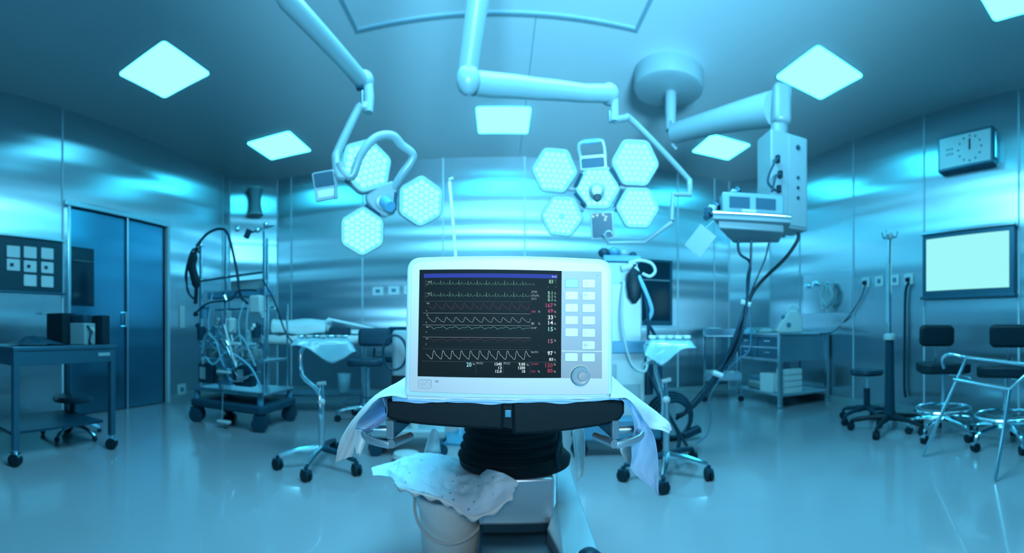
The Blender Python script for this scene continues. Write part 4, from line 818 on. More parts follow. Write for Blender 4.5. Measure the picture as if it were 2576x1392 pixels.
# bellows
p = []
zb0, zb1 = 0.455, 0.76
for k in range(41):
    f = k/40; r = 0.190-0.055*f+0.02*max(0, 0.25-f)*4*0.4; r += 0.006*(1 if k % 4 in (1, 2) else -1); p.append((r, zb0+(zb1-zb0)*f))
MB().lathe([(0.02, zb0)]+p+[(0.02, zb1)], (0, 0.08, 0), 40, sy=0.9).build('bellows', BLACK, t, sharp=60)
MB().lathe([(0.02, 0.43), (0.205, 0.43), (0.21, 0.455), (0.19, 0.475), (0.02, 0.48)], (0.012, 0.08, 0), 40, sy=0.9).build('bellows_skirt', BLACK, t)
MB().tube(bez([ony(1408, 1085, 1.5), ony(1409, 1110, 1.48), ony(1400, 1150, 1.42), ony(1404, 1180, 1.42)], 5), 0.008, 8).build('cable', DARKER, t, True)
a = ony(1205, 1205, 1.40); b = ony(1395, 1320, 1.40)
BOXM = mat('column_cover', (0.42, 0.60, 0.68), 0.32, 0.6)
MB().box(((a.x+b.x)/2, 1.58, (0.43+b.z)/2), (b.x-a.x, 0.36, 0.43-b.z), None).build('column_cover', BOXM, t, True, bevel=0.01)
MB().box(((a.x+b.x)/2, 1.58, b.z-0.012), (b.x-a.x-0.02, 0.34, 0.03)).build('column_plinth', DARK, t, True)
a2 = ony(1196, 1330, 1.24); b2_ = ony(1412, 1330, 1.24)
MB().box(((a2.x+b2_.x)/2, 1.54, 0.14), (b2_.x-a2.x, 0.6, 0.2), None).build('base_cover', STEELD, t, True, bevel=0.015)
MB().box(((a2.x+b2_.x)/2, 1.54, 0.03), (b2_.x-a2.x-0.03, 0.56, 0.05), None).build('base_foot', DARK, t, True, bevel=0.005)
tp = [at(1400, 1170, 1.80), at(1432, 1170, 1.80), at(1462, 1262, 1.5), at(1512, 1405, 1.22), at(1414, 1405, 1.22), at(1376, 1330, 1.36), at(1398, 1262, 1.5)]
vs = tp+[V((q.x, q.y, 0.045)) for q in tp]; n_ = len(tp)
MB().add(vs, [tuple(range(n_)), tuple(range(2*n_-1, n_-1, -1))]+[(k, (k+1) % n_, n_+(k+1) % n_, n_+k) for k in range(n_)]).build('base_wing', BOXM, t, True, bevel=0.006, smooth=False)
q = at(1482, 1392, 1.13); q.z = at(1482, 1392, 1.13).z-0.02
MB().lathe([(0.01, -0.26), (0.034, -0.26), (0.036, 0.0), (0.03, 0.018), (0.018, 0.028), (0.002, 0.03)], q, 24).build('wing_caster', DARK, t, True)
MB().lathe([(0.036, 0.0), (0.042, 0.002), (0.042, 0.008), (0.036, 0.012)], q, 24).build('caster_ring', CHROME, t, True)
for x, y in ((-0.1, -0.2), (0.1, -0.2), (-0.1, 0.2), (0.1, 0.2)): MB().lathe([(0.01, 0), (0.03, 0), (0.03, 0.04), (0.01, 0.05)], (x, y, 0), 14).build('levelling_foot', DARKER, t)
# clamps and side rails
def clamp(mir, label):
    def X(px): return px if not mir else 2530-px
    c0 = at(X(985), 1085, 0.84)
    t = thing('table_clamp', label, 'clamp', (c0.x, c0.y, c0.z+0.01), 0, 'alloy clamps under the table pad')
    pr = [at(X(971), 1058, 0.83), at(X(989), 1060, 0.82), at(X(990), 1106, 0.82), at(X(972), 1104, 0.83)]
    back = [q+V((0.0, 0.03, 0)) for q in pr]
    MB().add(pr+back, [(0, 1, 2, 3), (7, 6, 5, 4), (0, 4, 5, 1), (1, 5, 6, 2), (2, 6, 7, 3), (3, 7, 4, 0)]).build('bracket', BRACKET, t, True, bevel=0.002, smooth=False)
    g = [at(X(990), 1062, 0.83), at(X(1030), 1068, 0.87), at(X(990), 1104, 0.83)]; gb = [q+V((0, 0.02, 0)) for q in g]
    MB().add(g+gb, [(0, 1, 2), (5, 4, 3), (0, 3, 4, 1), (1, 4, 5, 2), (2, 5, 3, 0)]).build('gusset', STEELD, t, True, smooth=False)
    L0 = [(913, 1100), (922, 1112), (945, 1122), (980, 1130)]
    top = [at(X(a_), b_-18, 0.80+0.04*(1-k/3)) for k, (a_, b_) in enumerate(L0)]; bot = [at(X(a_), b_, 0.80+0.04*(1-k/3)) for k, (a_, b_) in enumerate(L0)]
    rows = [top, bot]; MB().grid(rows).build('curved_bar', BRACKET, t, True, solid=0.007, bevel=0.002)
    MB().tube([at(X(984), 1118, 0.795), at(X(1032), 1098, 0.87)], 0.0085, 12).build('round_bar', BRACKET, t, True)
    MB().tube([at(X(935), 1080, 0.88), at(X(985), 1082, 0.88)], 0.0085, 12).build('cross_bar', BRACKET, t, True)
    MB().tube([at(X(914), 1092, 0.84), at(X(935), 1080, 0.88)], 0.006, 10).build('cross_bar', BRACKET, t, True)
clamp(False, 'alloy rail clamp hanging under the left end of the table pad')
clamp(True, 'alloy rail clamp hanging under the right end of the table pad')

# ------------------------------------------------------------------ surgical drape on the table
t = thing('surgical_drape', 'layered pale paper drape on the operating table, hanging off both ends under the monitor', 'drape', (TX, 1.0, zt+0.002))
def crease0(p, f, seed=0.0): return (1-2*abs(noise.noise(V(p)*f+V((seed, seed*0.7, 0)))))-0.5
def loft(A, B, n=18, m=5, bulge=None, wob=0.0, seed=0):
    n *= 2; m *= 3
    random.seed(seed); A = bez(A, 6); B = bez(B, 6)
    def res(P, k): f = k/n*(len(P)-1); i = min(int(f), len(P)-2); return P[i].lerp(P[i+1], f-i)
    rows = []
    for j in range(m+1):
        s = j/m; row = []
        for k in range(n+1):
            p = res(A, k).lerp(res(B, k), s)
            if bulge: p = p+bulge*sin(pi*s)*sin(pi*min(1, k/n*1.0+0.1)*0.95)
            g = sin(pi*min(1, k/n*1.6))*0.5+0.5 if k < n*0.6 else 1
            p = p+V((0.2, 1, 0.35))*(wob*sin(k*0.6+j*0.7+seed)+0.0045*crease0(p, 17, seed)*(0.3+0.7*sin(pi*s)))*g; row.append(p)
        rows.append(row)
    return MB().grid(rows)
for li, (zo, dy, amp, m_, ph) in enumerate(((0.0075, 0.0, 0.0006, DRAPEM, 0), (0.0052, -0.003, 0.0012, DRAPEB, 1.3), (0.0035, 0.002, 0.0017, DRAPEB, 2.9))):
    rows = []
    for j, (y, dz) in enumerate(((YF-0.006+dy, -0.0055-0.0012*li), (YF-0.004+dy, -0.003), (YF+0.01, 0.0), (1.0, 0.0), (1.3, 0.0), (1.9, 0.0))):
        row = []
        for k in range(61):
            x = -0.205+0.455*k/60; wv = amp*(sin(k*0.33+ph)+0.6*sin(k*0.71+2*ph))*(1 if j < 2 else 0.0)
            row.append(V((x, y, zt+zo+dz+wv)))
        rows.append(row)
    MB().grid(rows).build('flat_sheet', m_, t, True, solid=0.0008)
loft([at(1022, 948, 1.02), at(1000, 962, 1.02), at(972, 978, 1.0), at(938, 1003, 0.98), at(905, 1036, 0.98), at(874, 1075, 1.0), at(853, 1117, 1.0), at(842, 1166, 1.0)],
     [at(1024, 1003, 0.80), at(1003, 999, 0.79), at(975, 997, 0.79), at(948, 1006, 0.80), at(922, 1034, 0.83), at(899, 1075, 0.88), at(893, 1110, 0.91), at(886, 1150, 0.93)],
     22, 7, V((0, 0, 0.006)), 0.0015, 1).build('left_fall', DRAPEM, t, True, solid=0.0012, sub=1)
loft([at(950, 1004, 0.80), at(926, 1030, 0.82), at(903, 1056, 0.85), at(892, 1080, 0.87)],
     [at(962, 1001, 0.795), at(972, 1030, 0.81), at(966, 1062, 0.83), at(922, 1089, 0.87)], 18, 8, V((0, 0.10, -0.01)), 0.001, 3).build('left_curl', DRAPEB, t, True, solid=0.0012, sub=1)
loft([at(895, 1082, 0.88), at(891, 1110, 0.90), at(896, 1142, 0.92)], [at(928, 1090, 0.87), at(918, 1115, 0.89), at(904, 1152, 0.92)], 10, 4, V((0, 0.02, 0)), 0.001, 4).build('left_tatter', DRAPEM, t, True, solid=0.001)
loft([at(1538, 945, 0.98), at(1562, 968, 0.98), at(1600, 999, 0.97), at(1635, 1024, 0.98), at(1662, 1045, 1.0), at(1683, 1064, 1.0), at(1690, 1082, 1.0)],
     [at(1535, 1003, 0.79), at(1555, 1001, 0.79), at(1582, 1006, 0.80), at(1607, 1035, 0.84), at(1636, 1078, 0.9), at(1665, 1083, 0.94), at(1682, 1093, 0.97)],
     22, 7, V((0, 0, 0.006)), 0.0015, 5).build('right_fall', DRAPEM, t, True, solid=0.0012, sub=1)
loft([at(1562, 1004, 0.80), at(1586, 1035, 0.82), at(1596, 1080, 0.83), at(1588, 1110, 0.85), at(1589, 1150, 0.87), at(1587, 1182, 0.88), at(1620, 1212, 0.885), at(1656, 1244, 0.89)],
     [at(1582, 1006, 0.82), at(1608, 1040, 0.84), at(1632, 1072, 0.86), at(1648, 1105, 0.87), at(1654, 1140, 0.88), at(1657, 1175, 0.89), at(1657, 1205, 0.895), at(1657, 1245, 0.90)],
     24, 6, V((0, 0.02, 0)), 0.002, 6).build('right_ribbon', DRAPEB, t, True, solid=0.001, sub=1)
loft([at(1558, 1112, 0.93), at(1562, 1140, 0.93), at(1580, 1168, 0.93)], [at(1598, 1095, 0.88), at(1594, 1130, 0.89), at(1590, 1172, 0.90)], 10, 4, V((0, 0.02, 0)), 0.001, 7).build('right_tatter', DRAPEM, t, True, solid=0.001)
loft([at(1440, 1085, 1.5), at(1444, 1130, 1.5), at(1450, 1170, 1.5), at(1452, 1214, 1.5)], [at(1468, 1080, 1.5), at(1472, 1120, 1.5), at(1470, 1165, 1.5), at(1467, 1196, 1.5)], 14, 5, V((0, 0.05, 0)), 0.002, 9).build('rear_fall', DRAPEM, t, True, solid=0.001)
loft([at(1086, 1080, 1.8), at(1078, 1100, 1.8), at(1066, 1142, 1.8)], [at(1098, 1080, 1.8), at(1104, 1100, 1.8), at(1110, 1142, 1.8)], 8, 4, V((0, 0.05, 0)), 0.002, 9).build('rear_fall', DRAPEM, t, True, solid=0.001)

# ------------------------------------------------------------------ bucket and crumpled wrap
bc = at(1136, 1300, 1.60); bc.z = 0
t = thing('waste_bucket', 'translucent white plastic bucket with a bail handle left of the table base', 'bucket', bc)
MB().lathe([(0.02, 0.0), (0.098, 0.0), (0.105, 0.01), (0.125, 0.27), (0.132, 0.272), (0.134, 0.31), (0.126, 0.312), (0.120, 0.27), (0.10, 0.02), (0.02, 0.015)], n=40).build('pail', BUCKETM, t)
MB().tube([V((0.14*cos(q), -0.10*sin(q)-0.04*sin(q), 0.285-0.10*sin(q))) for q in [pi*j/24 for j in range(25)]], 0.006, 8).build('bail_handle', WHITE, t)
for s in (-1, 1): MB().sph((0.137*s, 0, 0.285), 0.013, 10).build('handle_lug', WHITE, t)
PRT = mat('printed_wrap', (0.50, 0.74, 0.90), 0.7, bump=0.5, bscale=(22, 22, 22), bdist=0.01, var=0.12, scale=9)
nt = PRT.node_tree; vo = nt.nodes.new('ShaderNodeTexVoronoi'); vo.inputs['Scale'].default_value = 34; vo.inputs['Randomness'].default_value = 1.0
tc = nt.nodes.new('ShaderNodeTexCoord'); nt.links.new(tc.outputs['Object'], vo.inputs['Vector'])
rp = nt.nodes.new('ShaderNodeValToRGB'); rp.color_ramp.elements[0].position = 0.10; rp.color_ramp.elements[1].position = 0.17; rp.color_ramp.elements[0].color = (0.10, 0.26, 0.38, 1); rp.color_ramp.elements[1].color = (1, 1, 1, 1)
nt.links.new(vo.outputs['Distance'], rp.inputs[0]); mm = nt.nodes.new('ShaderNodeMix'); mm.data_type = 'RGBA'; mm.blend_type = 'MULTIPLY'; mm.inputs[0].default_value = 0.8
b_ = nt.nodes['Principled BSDF']; src = b_.inputs['Base Color'].links[0].from_socket
nt.links.new(src, mm.inputs[6]); nt.links.new(rp.outputs[0], mm.inputs[7]); nt.links.new(mm.outputs[2], b_.inputs['Base Color'])
top = [(934, 1178, 1.62), (962, 1168, 1.66), (990, 1162, 1.70), (1020, 1150, 1.74), (1060, 1142, 1.78), (1110, 1144, 1.78), (1150, 1156, 1.74), (1190, 1174, 1.60), (1240, 1184, 1.36), (1275, 1196, 1.33), (1305, 1214, 1.30)]
bot = [(938, 1197, 1.58), (965, 1198, 1.56), (985, 1204, 1.52), (1002, 1222, 1.46), (1035, 1234, 1.40), (1075, 1244, 1.37), (1118, 1258, 1.35), (1150, 1276, 1.33), (1186, 1298, 1.30), (1240, 1282, 1.28), (1290, 1244, 1.28)]
A = bez([at(*q) for q in top], 8); B = bez([at(*q) for q in bot], 8); rows = []
def crease(p, f, seed=0.0):
    q = V(p)*f+V((seed, seed*0.7, 0)); q2 = V(p)*f*2.3+V((5+seed, 0, 0))
    return (1-2*abs(noise.noise(q)))*0.65+(1-2*abs(noise.noise(q2)))*0.35-0.5
for j in range(37):
    s = j/36; row = []
    for k in range(len(A)):
        p = A[k].lerp(B[k], s); f = sin(pi*s)*sin(pi*k/(len(A)-1)); g = min(1, f*3+0.15)
        p = p+V((0, 0, 0.022*f+0.020*crease(p, 9.0)*g+0.006*crease(p, 26.0, 3)*g))+V((0, 0.012*crease(p, 14, 7)*g, 0)); row.append(p)
    rows.append(row)
t = thing('crumpled_wrap', 'crumpled white printed wrapper lying across the top of the bucket', 'wrapper', (bc.x, bc.y, 0.33))
MB().grid(rows).build('sheet', PRT, t, True, solid=0.002, sub=1, sharp=80)
b2 = [B[k]+V((0, -0.004, -0.012-0.006*sin(k*0.8))) for k in range(20, len(B))]
MB().grid([[B[k]+V((0, -0.002, 0.001)) for k in range(20, len(B))], b2]).build('folded_edge', DRAPEM, t, True, solid=0.0015)

# ------------------------------------------------------------------ patient monitor
DM = 0.80; PXM = 1281.0; am_ = az(PXM)
mo = V((DM*sin(am_), DM*cos(am_), zt+0.0085))
t = thing('patient_monitor', 'white vital-signs monitor with a dark trace screen, standing on the draped table', 'monitor', mo, -am_)
ROOTW = WM[t.name]
def Mx(px, py, y=0.0):            # photo pixel -> monitor-local point on the front plane (y = depth offset)
    a = (px-PXM)/F; D = DM+y; return V((D*tan(a), y, HC+(Y0-py)/F*D/cos(a)-mo.z))
def C3(cx, cy): return (1000+cx/3.48, 620+cy/3.48)
def outl(pts, y=0.0): return [Mx(*C3(*p), y) for p in pts]
def arcpts(p0, pc, p1, n=8): return [((1-k/n)**2*p0[0]+2*k/n*(1-k/n)*pc[0]+(k/n)**2*p1[0], (1-k/n)**2*p0[1]+2*k/n*(1-k/n)*pc[1]+(k/n)**2*p1[1]) for k in range(n+1)]
outer = arcpts((110, 1330), (58, 1325), (58, 1265))+arcpts((78, 215), (84, 98), (200, 92))+[(500, 84), (980, 80), (1400, 90)]+arcpts((1770, 108), (1882, 118), (1888, 235))+arcpts((1886, 1280), (1888, 1335), (1835, 1335))
inner = arcpts((120, 1270), (104, 1272), (104, 1255))+arcpts((122, 240), (128, 142), (215, 134))+[(500, 126), (980, 122), (1400, 132)]+arcpts((1730, 150), (1838, 158), (1842, 262))+arcpts((1846, 1280), (1846, 1296), (1830, 1296))
def loop_extrude(P3, y0, y1, name, m, par, bevel=0.0, back_scale=1.0):
    n = len(P3); cz = sum(p.z for p in P3)/n
    vs = [V((p.x, y0, p.z)) for p in P3]+[V((p.x*back_scale, y1, cz+(p.z-cz)*back_scale)) for p in P3]
    mb = MB().add(vs, [tuple(range(n)), tuple(range(2*n-1, n-1, -1))]+[(k, (k+1) % n, n+(k+1) % n, n+k) for k in range(n)])
    return mb.build(name, m, par, bevel=bevel, sharp=50)
O3 = outl(outer); zmin = min(p.z for p in O3)
case = loop_extrude(O3, 0.0, 0.13, 'casing', BODYM, t, 0.006, 0.95)
I3 = outl(inner)
def ribbon(pts, w, y, mb):
    n = len(pts)
    for i in range(n-1):
        a, b = pts[i], pts[i+1]; d_ = (b-a); L_ = V((d_.x, 0, d_.z)).length
        if L_ < 1e-9: continue
        nx, nz = -d_.z/L_*w/2, d_.x/L_*w/2; e = V((d_.x, 0, d_.z))/L_*w*0.35
        mb.add([V((a.x+nx, y, a.z+nz))-e, V((b.x+nx, y, b.z+nz))+e, V((b.x-nx, y, b.z-nz))+e, V((a.x-nx, y, a.z-nz))-e], [(0, 1, 2, 3)])
    return mb
loop_extrude(I3, -0.0015, 0.004, 'front_bezel', FRONTM, t, 0.0006)
gm = MB(); ribbon(I3+[I3[0]], 0.0007, -0.0001, gm); 
gm2 = MB(); gv = []
gm.build('bezel_joint', LINEM, t)
# carry handle on top, feet below
H = [Mx(*C3(*p)) for p in ((785, 96), (800, 72), (1160, 70), (1180, 92))]
loop_extrude(H, 0.02, 0.09, 'carry_handle', BODYM, t, 0.003)
for px in (1060, 1495):
    q = Mx(px, 1000); MB().box((q.x, 0.03, zmin/2-0.0002), (0.014, 0.02, max(0.002, zmin))).build('foot', KEYP, t); MB().box((q.x, 0.10, zmin/2-0.0002), (0.014, 0.02, max(0.002, zmin))).build('foot', KEYP, t)
q = Mx(*C3(1650, 70)); MB().lathe([(0.007, -0.012), (0.005, 0.0), (0.001, 0.009)], (q.x, 0.10, q.z-0.004), 12).build('alarm_lamp', BODYM, t)
def quad(pts, y0, y1, name, m, par, bevel=0): return loop_extrude([Mx(*C3(*p)) for p in pts], y0, y1, name, m, par, bevel)
YS = -0.0018
scr = quad([(195, 207), (1436, 217), (1430, 1152), (178, 1137)], YS-0.0004, 0.0, 'screen', SCREENB, t)
kp = quad([(1437, 218), (1785, 224), (1788, 1157), (1431, 1153)], YS-0.0002, 0.0, 'keypad', KEYP, t, 0.0)
quad([(1436, 913), (1790, 916), (1790, 923), (1436, 920)], YS-0.0005, YS, 'divider', FRONTM, kp)
rows_y = [(289, 291), (396, 399), (503, 506), (610, 613), (717, 721), (None, 829), (933, 936)]
YK = YS-0.0002
for ri, (ya, yb) in enumerate(rows_y):
    for ci, (x0, y) in enumerate(((1466, ya), (1615, yb))):
        if y is None: continue
        x0 -= 2 if ri > 4 else 0
        def rr(x0, y0, x1, y1, r):
            return [(x, y_) for x, y_ in rrect(x0, y0, x1, y1, r, 4)]
        quad(rr(x0-2, y-2, x0+115, y+75, 12), YK-0.0006, YK, 'key_frame', LINEM, kp)
        quad(rr(x0+1, y+1, x0+112, y+72, 10), YK-0.0010, YK-0.0001, 'key', KEYBL if (ri == 0 and ci == 0) else KEYM, kp, 0.0002)
def stroke(mb, pts, y, w, conv=C3): ribbon([Mx(*conv(*p)) for p in pts], w, y, mb)
YI = YK-0.0012; W1 = 0.00035
KS = [MB()]
def sk(pts, w_=W1): stroke(KS[-1], pts, YI, w_)
sk([(1627, 313), (1660, 313), (1660, 347), (1627, 347), (1627, 313)]); sk([(1638, 320), (1646, 320), (1650, 325), (1640, 330), (1648, 335), (1643, 341)])
KS.append(MB())
sk([(1478, 447), (1488, 449)]); sk([(1482, 441), (1483, 450)]); sk([(1488, 447), (1495, 440), (1500, 424), (1506, 420)]); sk([(1508, 420), (1516, 419)]); sk([(1512, 418), (1511, 429)])
KS.append(MB())
sk([(1625, 424), (1625, 453), (1662, 453), (1662, 424), (1625, 424)]); sk([(1636, 424), (1636, 418), (1652, 418), (1652, 424)]); sk([(1634, 430), (1654, 430)]); sk([(1634, 434), (1654, 434)], 0.0005)
KS.append(MB())
sk([(1632, 739), (1632, 776)]); sk([(1656, 757), (1644, 763), (1656, 769)])
KS.append(MB())
sk([(1642+21*cos(2*pi*j/20), 867+21*sin(2*pi*j/20)) for j in range(21)]); sk([(1630, 868), (1636, 862), (1640, 873), (1645, 858), (1650, 870), (1654, 866)], 0.0006)
for g in KS: g.build('key_symbol', INK, kp)
q = Mx(*C3(1752, 254)); MB().lathe([(0.0014, 0), (0.0014, 0.0005)], (q.x, YK-0.0002, q.z), 14, frame((0, -1, 0))).build('sensor_dot', LINEM, kp)
q = Mx(*C3(1597, 1133)); RF = frame((0, -1, 0))
MB().lathe([(0.0196, -0.002), (0.0196, 0.0006), (0.0190, 0.0008)], (q.x, YS, q.z), 48, RF).build('knob_ring', BODYM, t)
MB().lathe([(0.0188, 0), (0.0188, 0.0014), (0.0180, 0.0016)], (q.x, YS, q.z), 48, RF).build('knob_gap', INK, t)
kb = MB().lathe([(0.0180, 0.0), (0.0180, 0.009), (0.0170, 0.0115), (0.0150, 0.0125), (0.0125, 0.0115), (0.0002, 0.0098)], (q.x, YS, q.z), 48, RF).build('rotary_knob', mat('knob_grey', (0.26, 0.34, 0.38), 0.35, var=0.02), t)
MB().lathe([(0.0098, 0), (0.0094, 0.0018), (0.0085, 0.0026), (0.0002, 0.003)], (q.x+0.003, YS-0.0108, q.z), 32, RF).build('knob_dimple', KEYP, kb)
# power keys bottom left
pk = quad(rrect(183, 1168, 298, 1242, 14, 4), YS-0.0006, 0, 'power_key', LINEM, t)
quad(rrect(186, 1171, 295, 1239, 12, 4), YS-0.0010, YS-0.0002, 'power_key_face', FRONTM, pk)
im = MB()
for cx in (218, 262): stroke(im, [(cx+18*cos(2*pi*j/24), 1205+18*sin(2*pi*j/24)) for j in range(25)], YS-0.0012, 0.0004)
stroke(im, [(216, 1205), (220, 1205)], YS-0.0012, 0.0011); stroke(im, [(261, 1181), (263, 1181)], YS-0.0012, 0.0010)
stroke(im, [(334, 1177), (334, 1191), (357, 1191), (357, 1177)], -0.0020, 0.0006); stroke(im, [(334, 1177), (342, 1177)], -0.0020, 0.0009); stroke(im, [(349, 1177), (357, 1177)], -0.0020, 0.0009); stroke(im, [(343, 1180), (346, 1176), (349, 1180)], -0.0020, 0.0005)
im.build('power_symbols', INK, pk)

# ---- screen content
YT = YS-0.0007
def A6(cx, cy): return (1050+cx/6.962, 680+cy/6.962)
def A7(cx, cy): return (1050+cx/6.962, 810+cy/6.962)
G_ = {}
def col(name, rgb):
    G_[name] = emat('trace_'+name, srgb(*rgb), 1.0)
def put(mb, nm, name): mb.build(nm, G_[name], scr, smooth=False)
col('green', (110, 170, 150)); col('dullpink', (125, 65, 95)); col('white', (190, 205, 208)); col('cyan', (135, 210, 215)); col('pink', (190, 75, 125)); col('red', (165, 62, 90)); col('bright', (225, 245, 250)); col('ice', (150, 220, 235)); col('mint', (150, 215, 185)); col('bar', (45, 65, 175)); col('grey', (95, 110, 120)); col('faint', (45, 62, 68)); col('rose', (170, 115, 140)); col('slate', (70, 85, 120)); col('silver', (165, 178, 185))
def wave(name, fn, x0, x1, step, conv, w_=0.00036):
    n = int((x1-x0)/step); g = MB(); stroke(g, [(x0+(x1-x0)*k/n, fn(x0+(x1-x0)*k/n)) for k in range(n+1)], YT, w_, conv); put(g, 'trace', name)
def interp(P, f):
    for (a, va), (b, vb) in zip(P, P[1:]):
        if a <= f <= b: s = (f-a)/(b-a) if b > a else 0; s2 = s*s*(3-2*s); return va+(vb-va)*s2
    return P[-1][1]
ECG = [(0, 0), (0.02, -75), (0.045, 6), (0.07, 8), (0.22, 4), (0.33, -36), (0.44, 2), (0.52, 6), (0.66, -2), (0.74, -20), (0.83, 0), (0.92, 2), (0.96, 2), (1, -40)]
def ecg(base):
    def f(x): ph = ((x-250)/159.5) % 1.0; return base+(x-250)*0.0075+interp(ECG, ph)
    return f
wave('green', ecg(244), 190, 1985, 2.6, A6); wave('green', ecg(450), 185, 1985, 2.6, A6)
ART = [(0, 0), (0.10, 8), (0.22, 42), (0.32, 50), (0.42, 74), (0.6, 94), (0.78, 100), (0.84, 80), (0.93, 18), (1, 0)]
wave('dullpink', lambda x: 580+(x-300)*0.005+1.05*interp(ART, ((x-328)/164.3) % 1), 185, 1980, 4, A6)
wave('white', lambda x: 824+(x-300)*0.005+0.85*interp(ART, ((x-345)/164.8) % 1), 180, 1982, 4, A6, 0.0004)
CV = [(0, 0), (0.13, 14), (0.2, 18), (0.31, 46), (0.4, 36), (0.6, 20), (0.78, 24), (0.86, 20), (1, 0)]
wave('cyan', lambda x: 78+(x-220)*0.006+interp(CV, ((x-218)/222.0) % 1), 170, 1978, 5, A7)
wave('dullpink', lambda x: 289+(x-220)*0.006+interp(CV, ((x-218)/222.0) % 1), 180, 1978, 5, A7)
SP = [(0, 0), (0.08, 12), (0.2, 62), (0.33, 88), (0.75, 146), (0.8, 150), (0.86, 120), (0.95, 20), (1, 0)]
wave('bright', lambda x: 502+(x-290)*0.006+interp(SP, ((x-290)/160.8) % 1), 162, 1978, 4, A7, 0.00038)
def ln(name, x0, y0, x1, y1, conv, w_=0.00028): g = MB(); stroke(g, [(x0, y0), (x1, y1)], YT+0.0001, w_, conv); put(g, 'rule_line', name)
ln('grey', 105, 548, 1982, 560, A6); ln('faint', 105, 650, 1982, 661, A6); ln('silver', 105, 752, 1982, 768, A6, 0.0004); ln('faint', 105, 856, 1982, 866, A6); ln('silver', 98, 960, 1980, 975, A6, 0.0004)
ln('faint', 105, 140, 1980, 153, A7); ln('faint', 105, 225, 1980, 238, A7, 0.0002); ln('silver', 95, 265, 1978, 282, A7, 0.0004); ln('faint', 105, 348, 1980, 360, A7, 0.0002); ln('faint', 103, 432, 1982, 448, A7); ln('grey', 93, 471, 1975, 490, A7, 0.0003)
ln('grey', 85, 685, 2440, 706, A7, 0.0003); ln('slate', 1028, 698, 1028, 902, A7, 0.0004); ln('slate', 1502, 703, 1500, 905, A7, 0.0004); ln('slate', 1974, 703, 1974, 906, A7, 0.0004)
for bp_ in ([(160, 184), (145, 184), (143, 296), (158, 296)], [(155, 392), (140, 392), (136, 500), (152, 500)]):
    g = MB(); stroke(g, bp_, YT, 0.0003, A6); put(g, 'scale_bracket', 'grey')
bar_pts = [Mx(*A6(*p)) for p in ((118, 66), (2452, 80), (2450, 152), (118, 138))]
put(MB().add([V((p.x, YT+0.0002, p.z)) for p in bar_pts], [(0, 1, 2, 3)]), 'title_bar', 'bar')
def bell(cx, cy, conv, name='silver', s=1.0):
    g = MB()
    for P in ([(-18, -14), (16, 16)], [(-16, 2), (-8, -12), (6, -14), (12, 4), (18, 10), (-8, 12)], [(-12, 14), (16, 18)]):
        stroke(g, [(cx+x*s, cy+y*s) for x, y in P], YT, 0.00036, conv)
    put(g, 'alarm_symbol', name)
def text(s_, x0, y0, x1, y1, name, conv, bold=0.012):     # fit the string into the crop-pixel box
    cu = bpy.data.curves.new('readout', 'FONT'); cu.body = s_; cu.size = 1; cu.resolution_u = 3; cu.offset = bold; cu.space_character = 1.08
    o = bpy.data.objects.new('readout', cu); C.objects.link(o); bpy.context.view_layer.update(); dg = bpy.context.evaluated_depsgraph_get()
    me = bpy.data.meshes.new_from_object(o.evaluated_get(dg)); bpy.data.objects.remove(o); bpy.data.curves.remove(cu)
    xs = [v.co.x for v in me.vertices]; ys = [v.co.y for v in me.vertices]; mx0, mx1, my0, my1 = min(xs), max(xs), min(ys), max(ys)
    vs = []
    for v in me.vertices:
        u = (v.co.x-mx0)/(mx1-mx0); q = (v.co.y-my0)/(my1-my0)
        p = Mx(*conv(x0+(x1-x0)*u, y1+(y0-y1)*q)); vs.append(V((p.x, YT-0.0001, p.z)))
    put(MB().add(vs, [tuple(p.vertices) for p in me.polygons]), 'readout', name); bpy.data.meshes.remove(me)
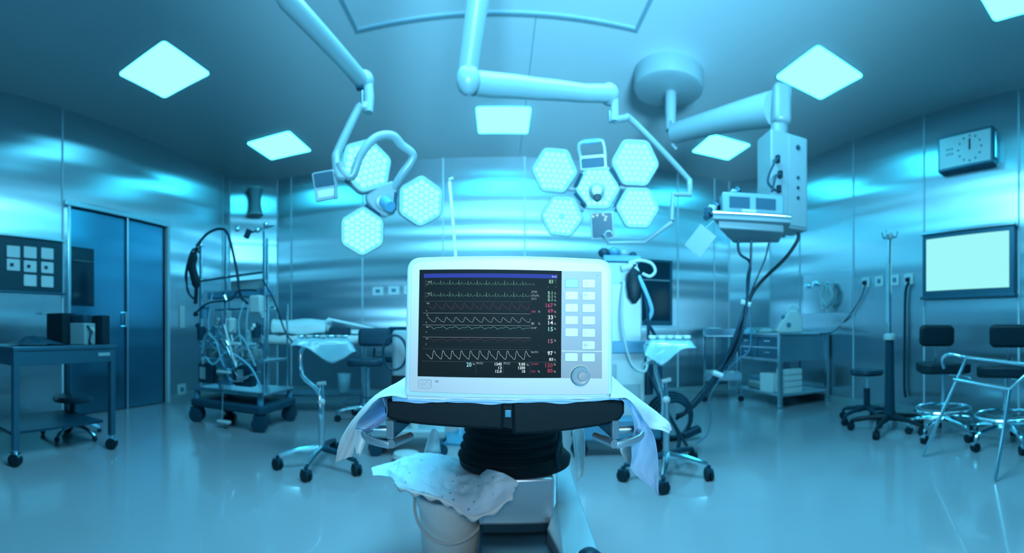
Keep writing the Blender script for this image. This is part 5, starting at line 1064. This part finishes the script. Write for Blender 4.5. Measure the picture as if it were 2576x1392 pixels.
TXT = [('0:21', 2355, 102, 2435, 132, 'bright', A6), ('83', 2302, 170, 2374, 236, 'mint', A6), ('120', 2388, 168, 2434, 194, 'grey', A6), ('41', 2404, 210, 2434, 234, 'grey', A6),
 ('ARR', 1998, 240, 2056, 264, 'grey', A6), ('0', 2280, 292, 2294, 318, 'grey', A6), ('10', 2408, 288, 2434, 312, 'grey', A6),
 ('STIII', 1997, 366, 2090, 402, 'silver', A6), ('STaVL', 1997, 430, 2136, 466, 'silver', A6), ('STV', 1997, 490, 2088, 524, 'silver', A6),
 ('0.1', 2282, 370, 2362, 424, 'mint', A6), ('0.1', 2282, 432, 2362, 486, 'mint', A6), ('0.1', 2282, 495, 2362, 548, 'mint', A6),
 ('167', 2248, 582, 2372, 655, 'pink', A6), ('69', 2284, 678, 2372, 748, 'pink', A6), ('106', 1997, 706, 2066, 746, 'pink', A6),
 ('33', 2284, 792, 2372, 864, 'bright', A6), ('14', 2290, 886, 2372, 956, 'bright', A6), ('21', 1994, 916, 2040, 954, 'bright', A6),
 ('1 MO', 172, 194, 245, 218, 'silver', A6), ('II', 172, 242, 186, 268, 'silver', A6), ('1 MO', 166, 398, 240, 422, 'silver', A6), ('V', 164, 450, 182, 474, 'silver', A6),
 ('200', 164, 570, 214, 594, 'silver', A6), ('0', 158, 700, 174, 724, 'silver', A6), ('50', 162, 776, 192, 800, 'silver', A6), ('0', 154, 904, 170, 930, 'silver', A6),
 ('20', 156, 76, 190, 100, 'silver', A7), ('0', 152, 170, 168, 194, 'silver', A7), ('20', 152, 284, 188, 306, 'silver', A7), ('0', 150, 378, 164, 402, 'silver', A7),
 ('CVP', 1992, 92, 2086, 126, 'silver', A7), ('15', 2290, 92, 2372, 166, 'ice', A7), ('15', 2290, 302, 2370, 376, 'rose', A7),
 ('SpO2', 1990, 512, 2112, 552, 'silver', A7), ('97', 2278, 514, 2368, 586, 'bright', A7), ('83', 2306, 632, 2372, 682, 'bright', A7),
 ('20', 862, 710, 950, 786, 'ice', A7), ('PCCI', 1040, 708, 1146, 742, 'silver', A7), ('PCCI', 1516, 708, 1622, 746, 'silver', A7),
 ('1340', 1356, 714, 1476, 766, 'bright', A7), ('13', 1420, 780, 1476, 828, 'bright', A7), ('12.0', 1368, 840, 1476, 890, 'bright', A7),
 ('9.00', 1774, 716, 1886, 768, 'bright', A7), ('1200', 1766, 780, 1886, 830, 'bright', A7), ('10', 1832, 842, 1886, 892, 'bright', A7),
 ('CNAP', 1988, 722, 2116, 756, 'red', A7), ('100', 1992, 848, 2062, 888, 'red', A7), ('120', 2238, 724, 2368, 796, 'red', A7), ('80', 2276, 820, 2366, 890, 'red', A7)]
for s_, x0, y0, x1, y1, nm, cv in TXT: text(s_, x0, y0, x1, y1, nm, cv, 0.02 if (y1-y0) > 44 else 0.006)
for x, y, cv in ((2408, 406, A6), (2408, 466, A6), (2408, 530, A6), (2408, 604, A6), (2408, 728, A6), (2130, 724, A6), (2408, 812, A6), (2408, 936, A6), (2130, 934, A6), (2408, 120, A7), (2408, 326, A7), (2406, 534, A7), (2404, 660, A7), (988, 736, A7), (1930, 750, A7), (2402, 744, A7), (2402, 868, A7), (2124, 866, A7)): bell(x, y, cv)
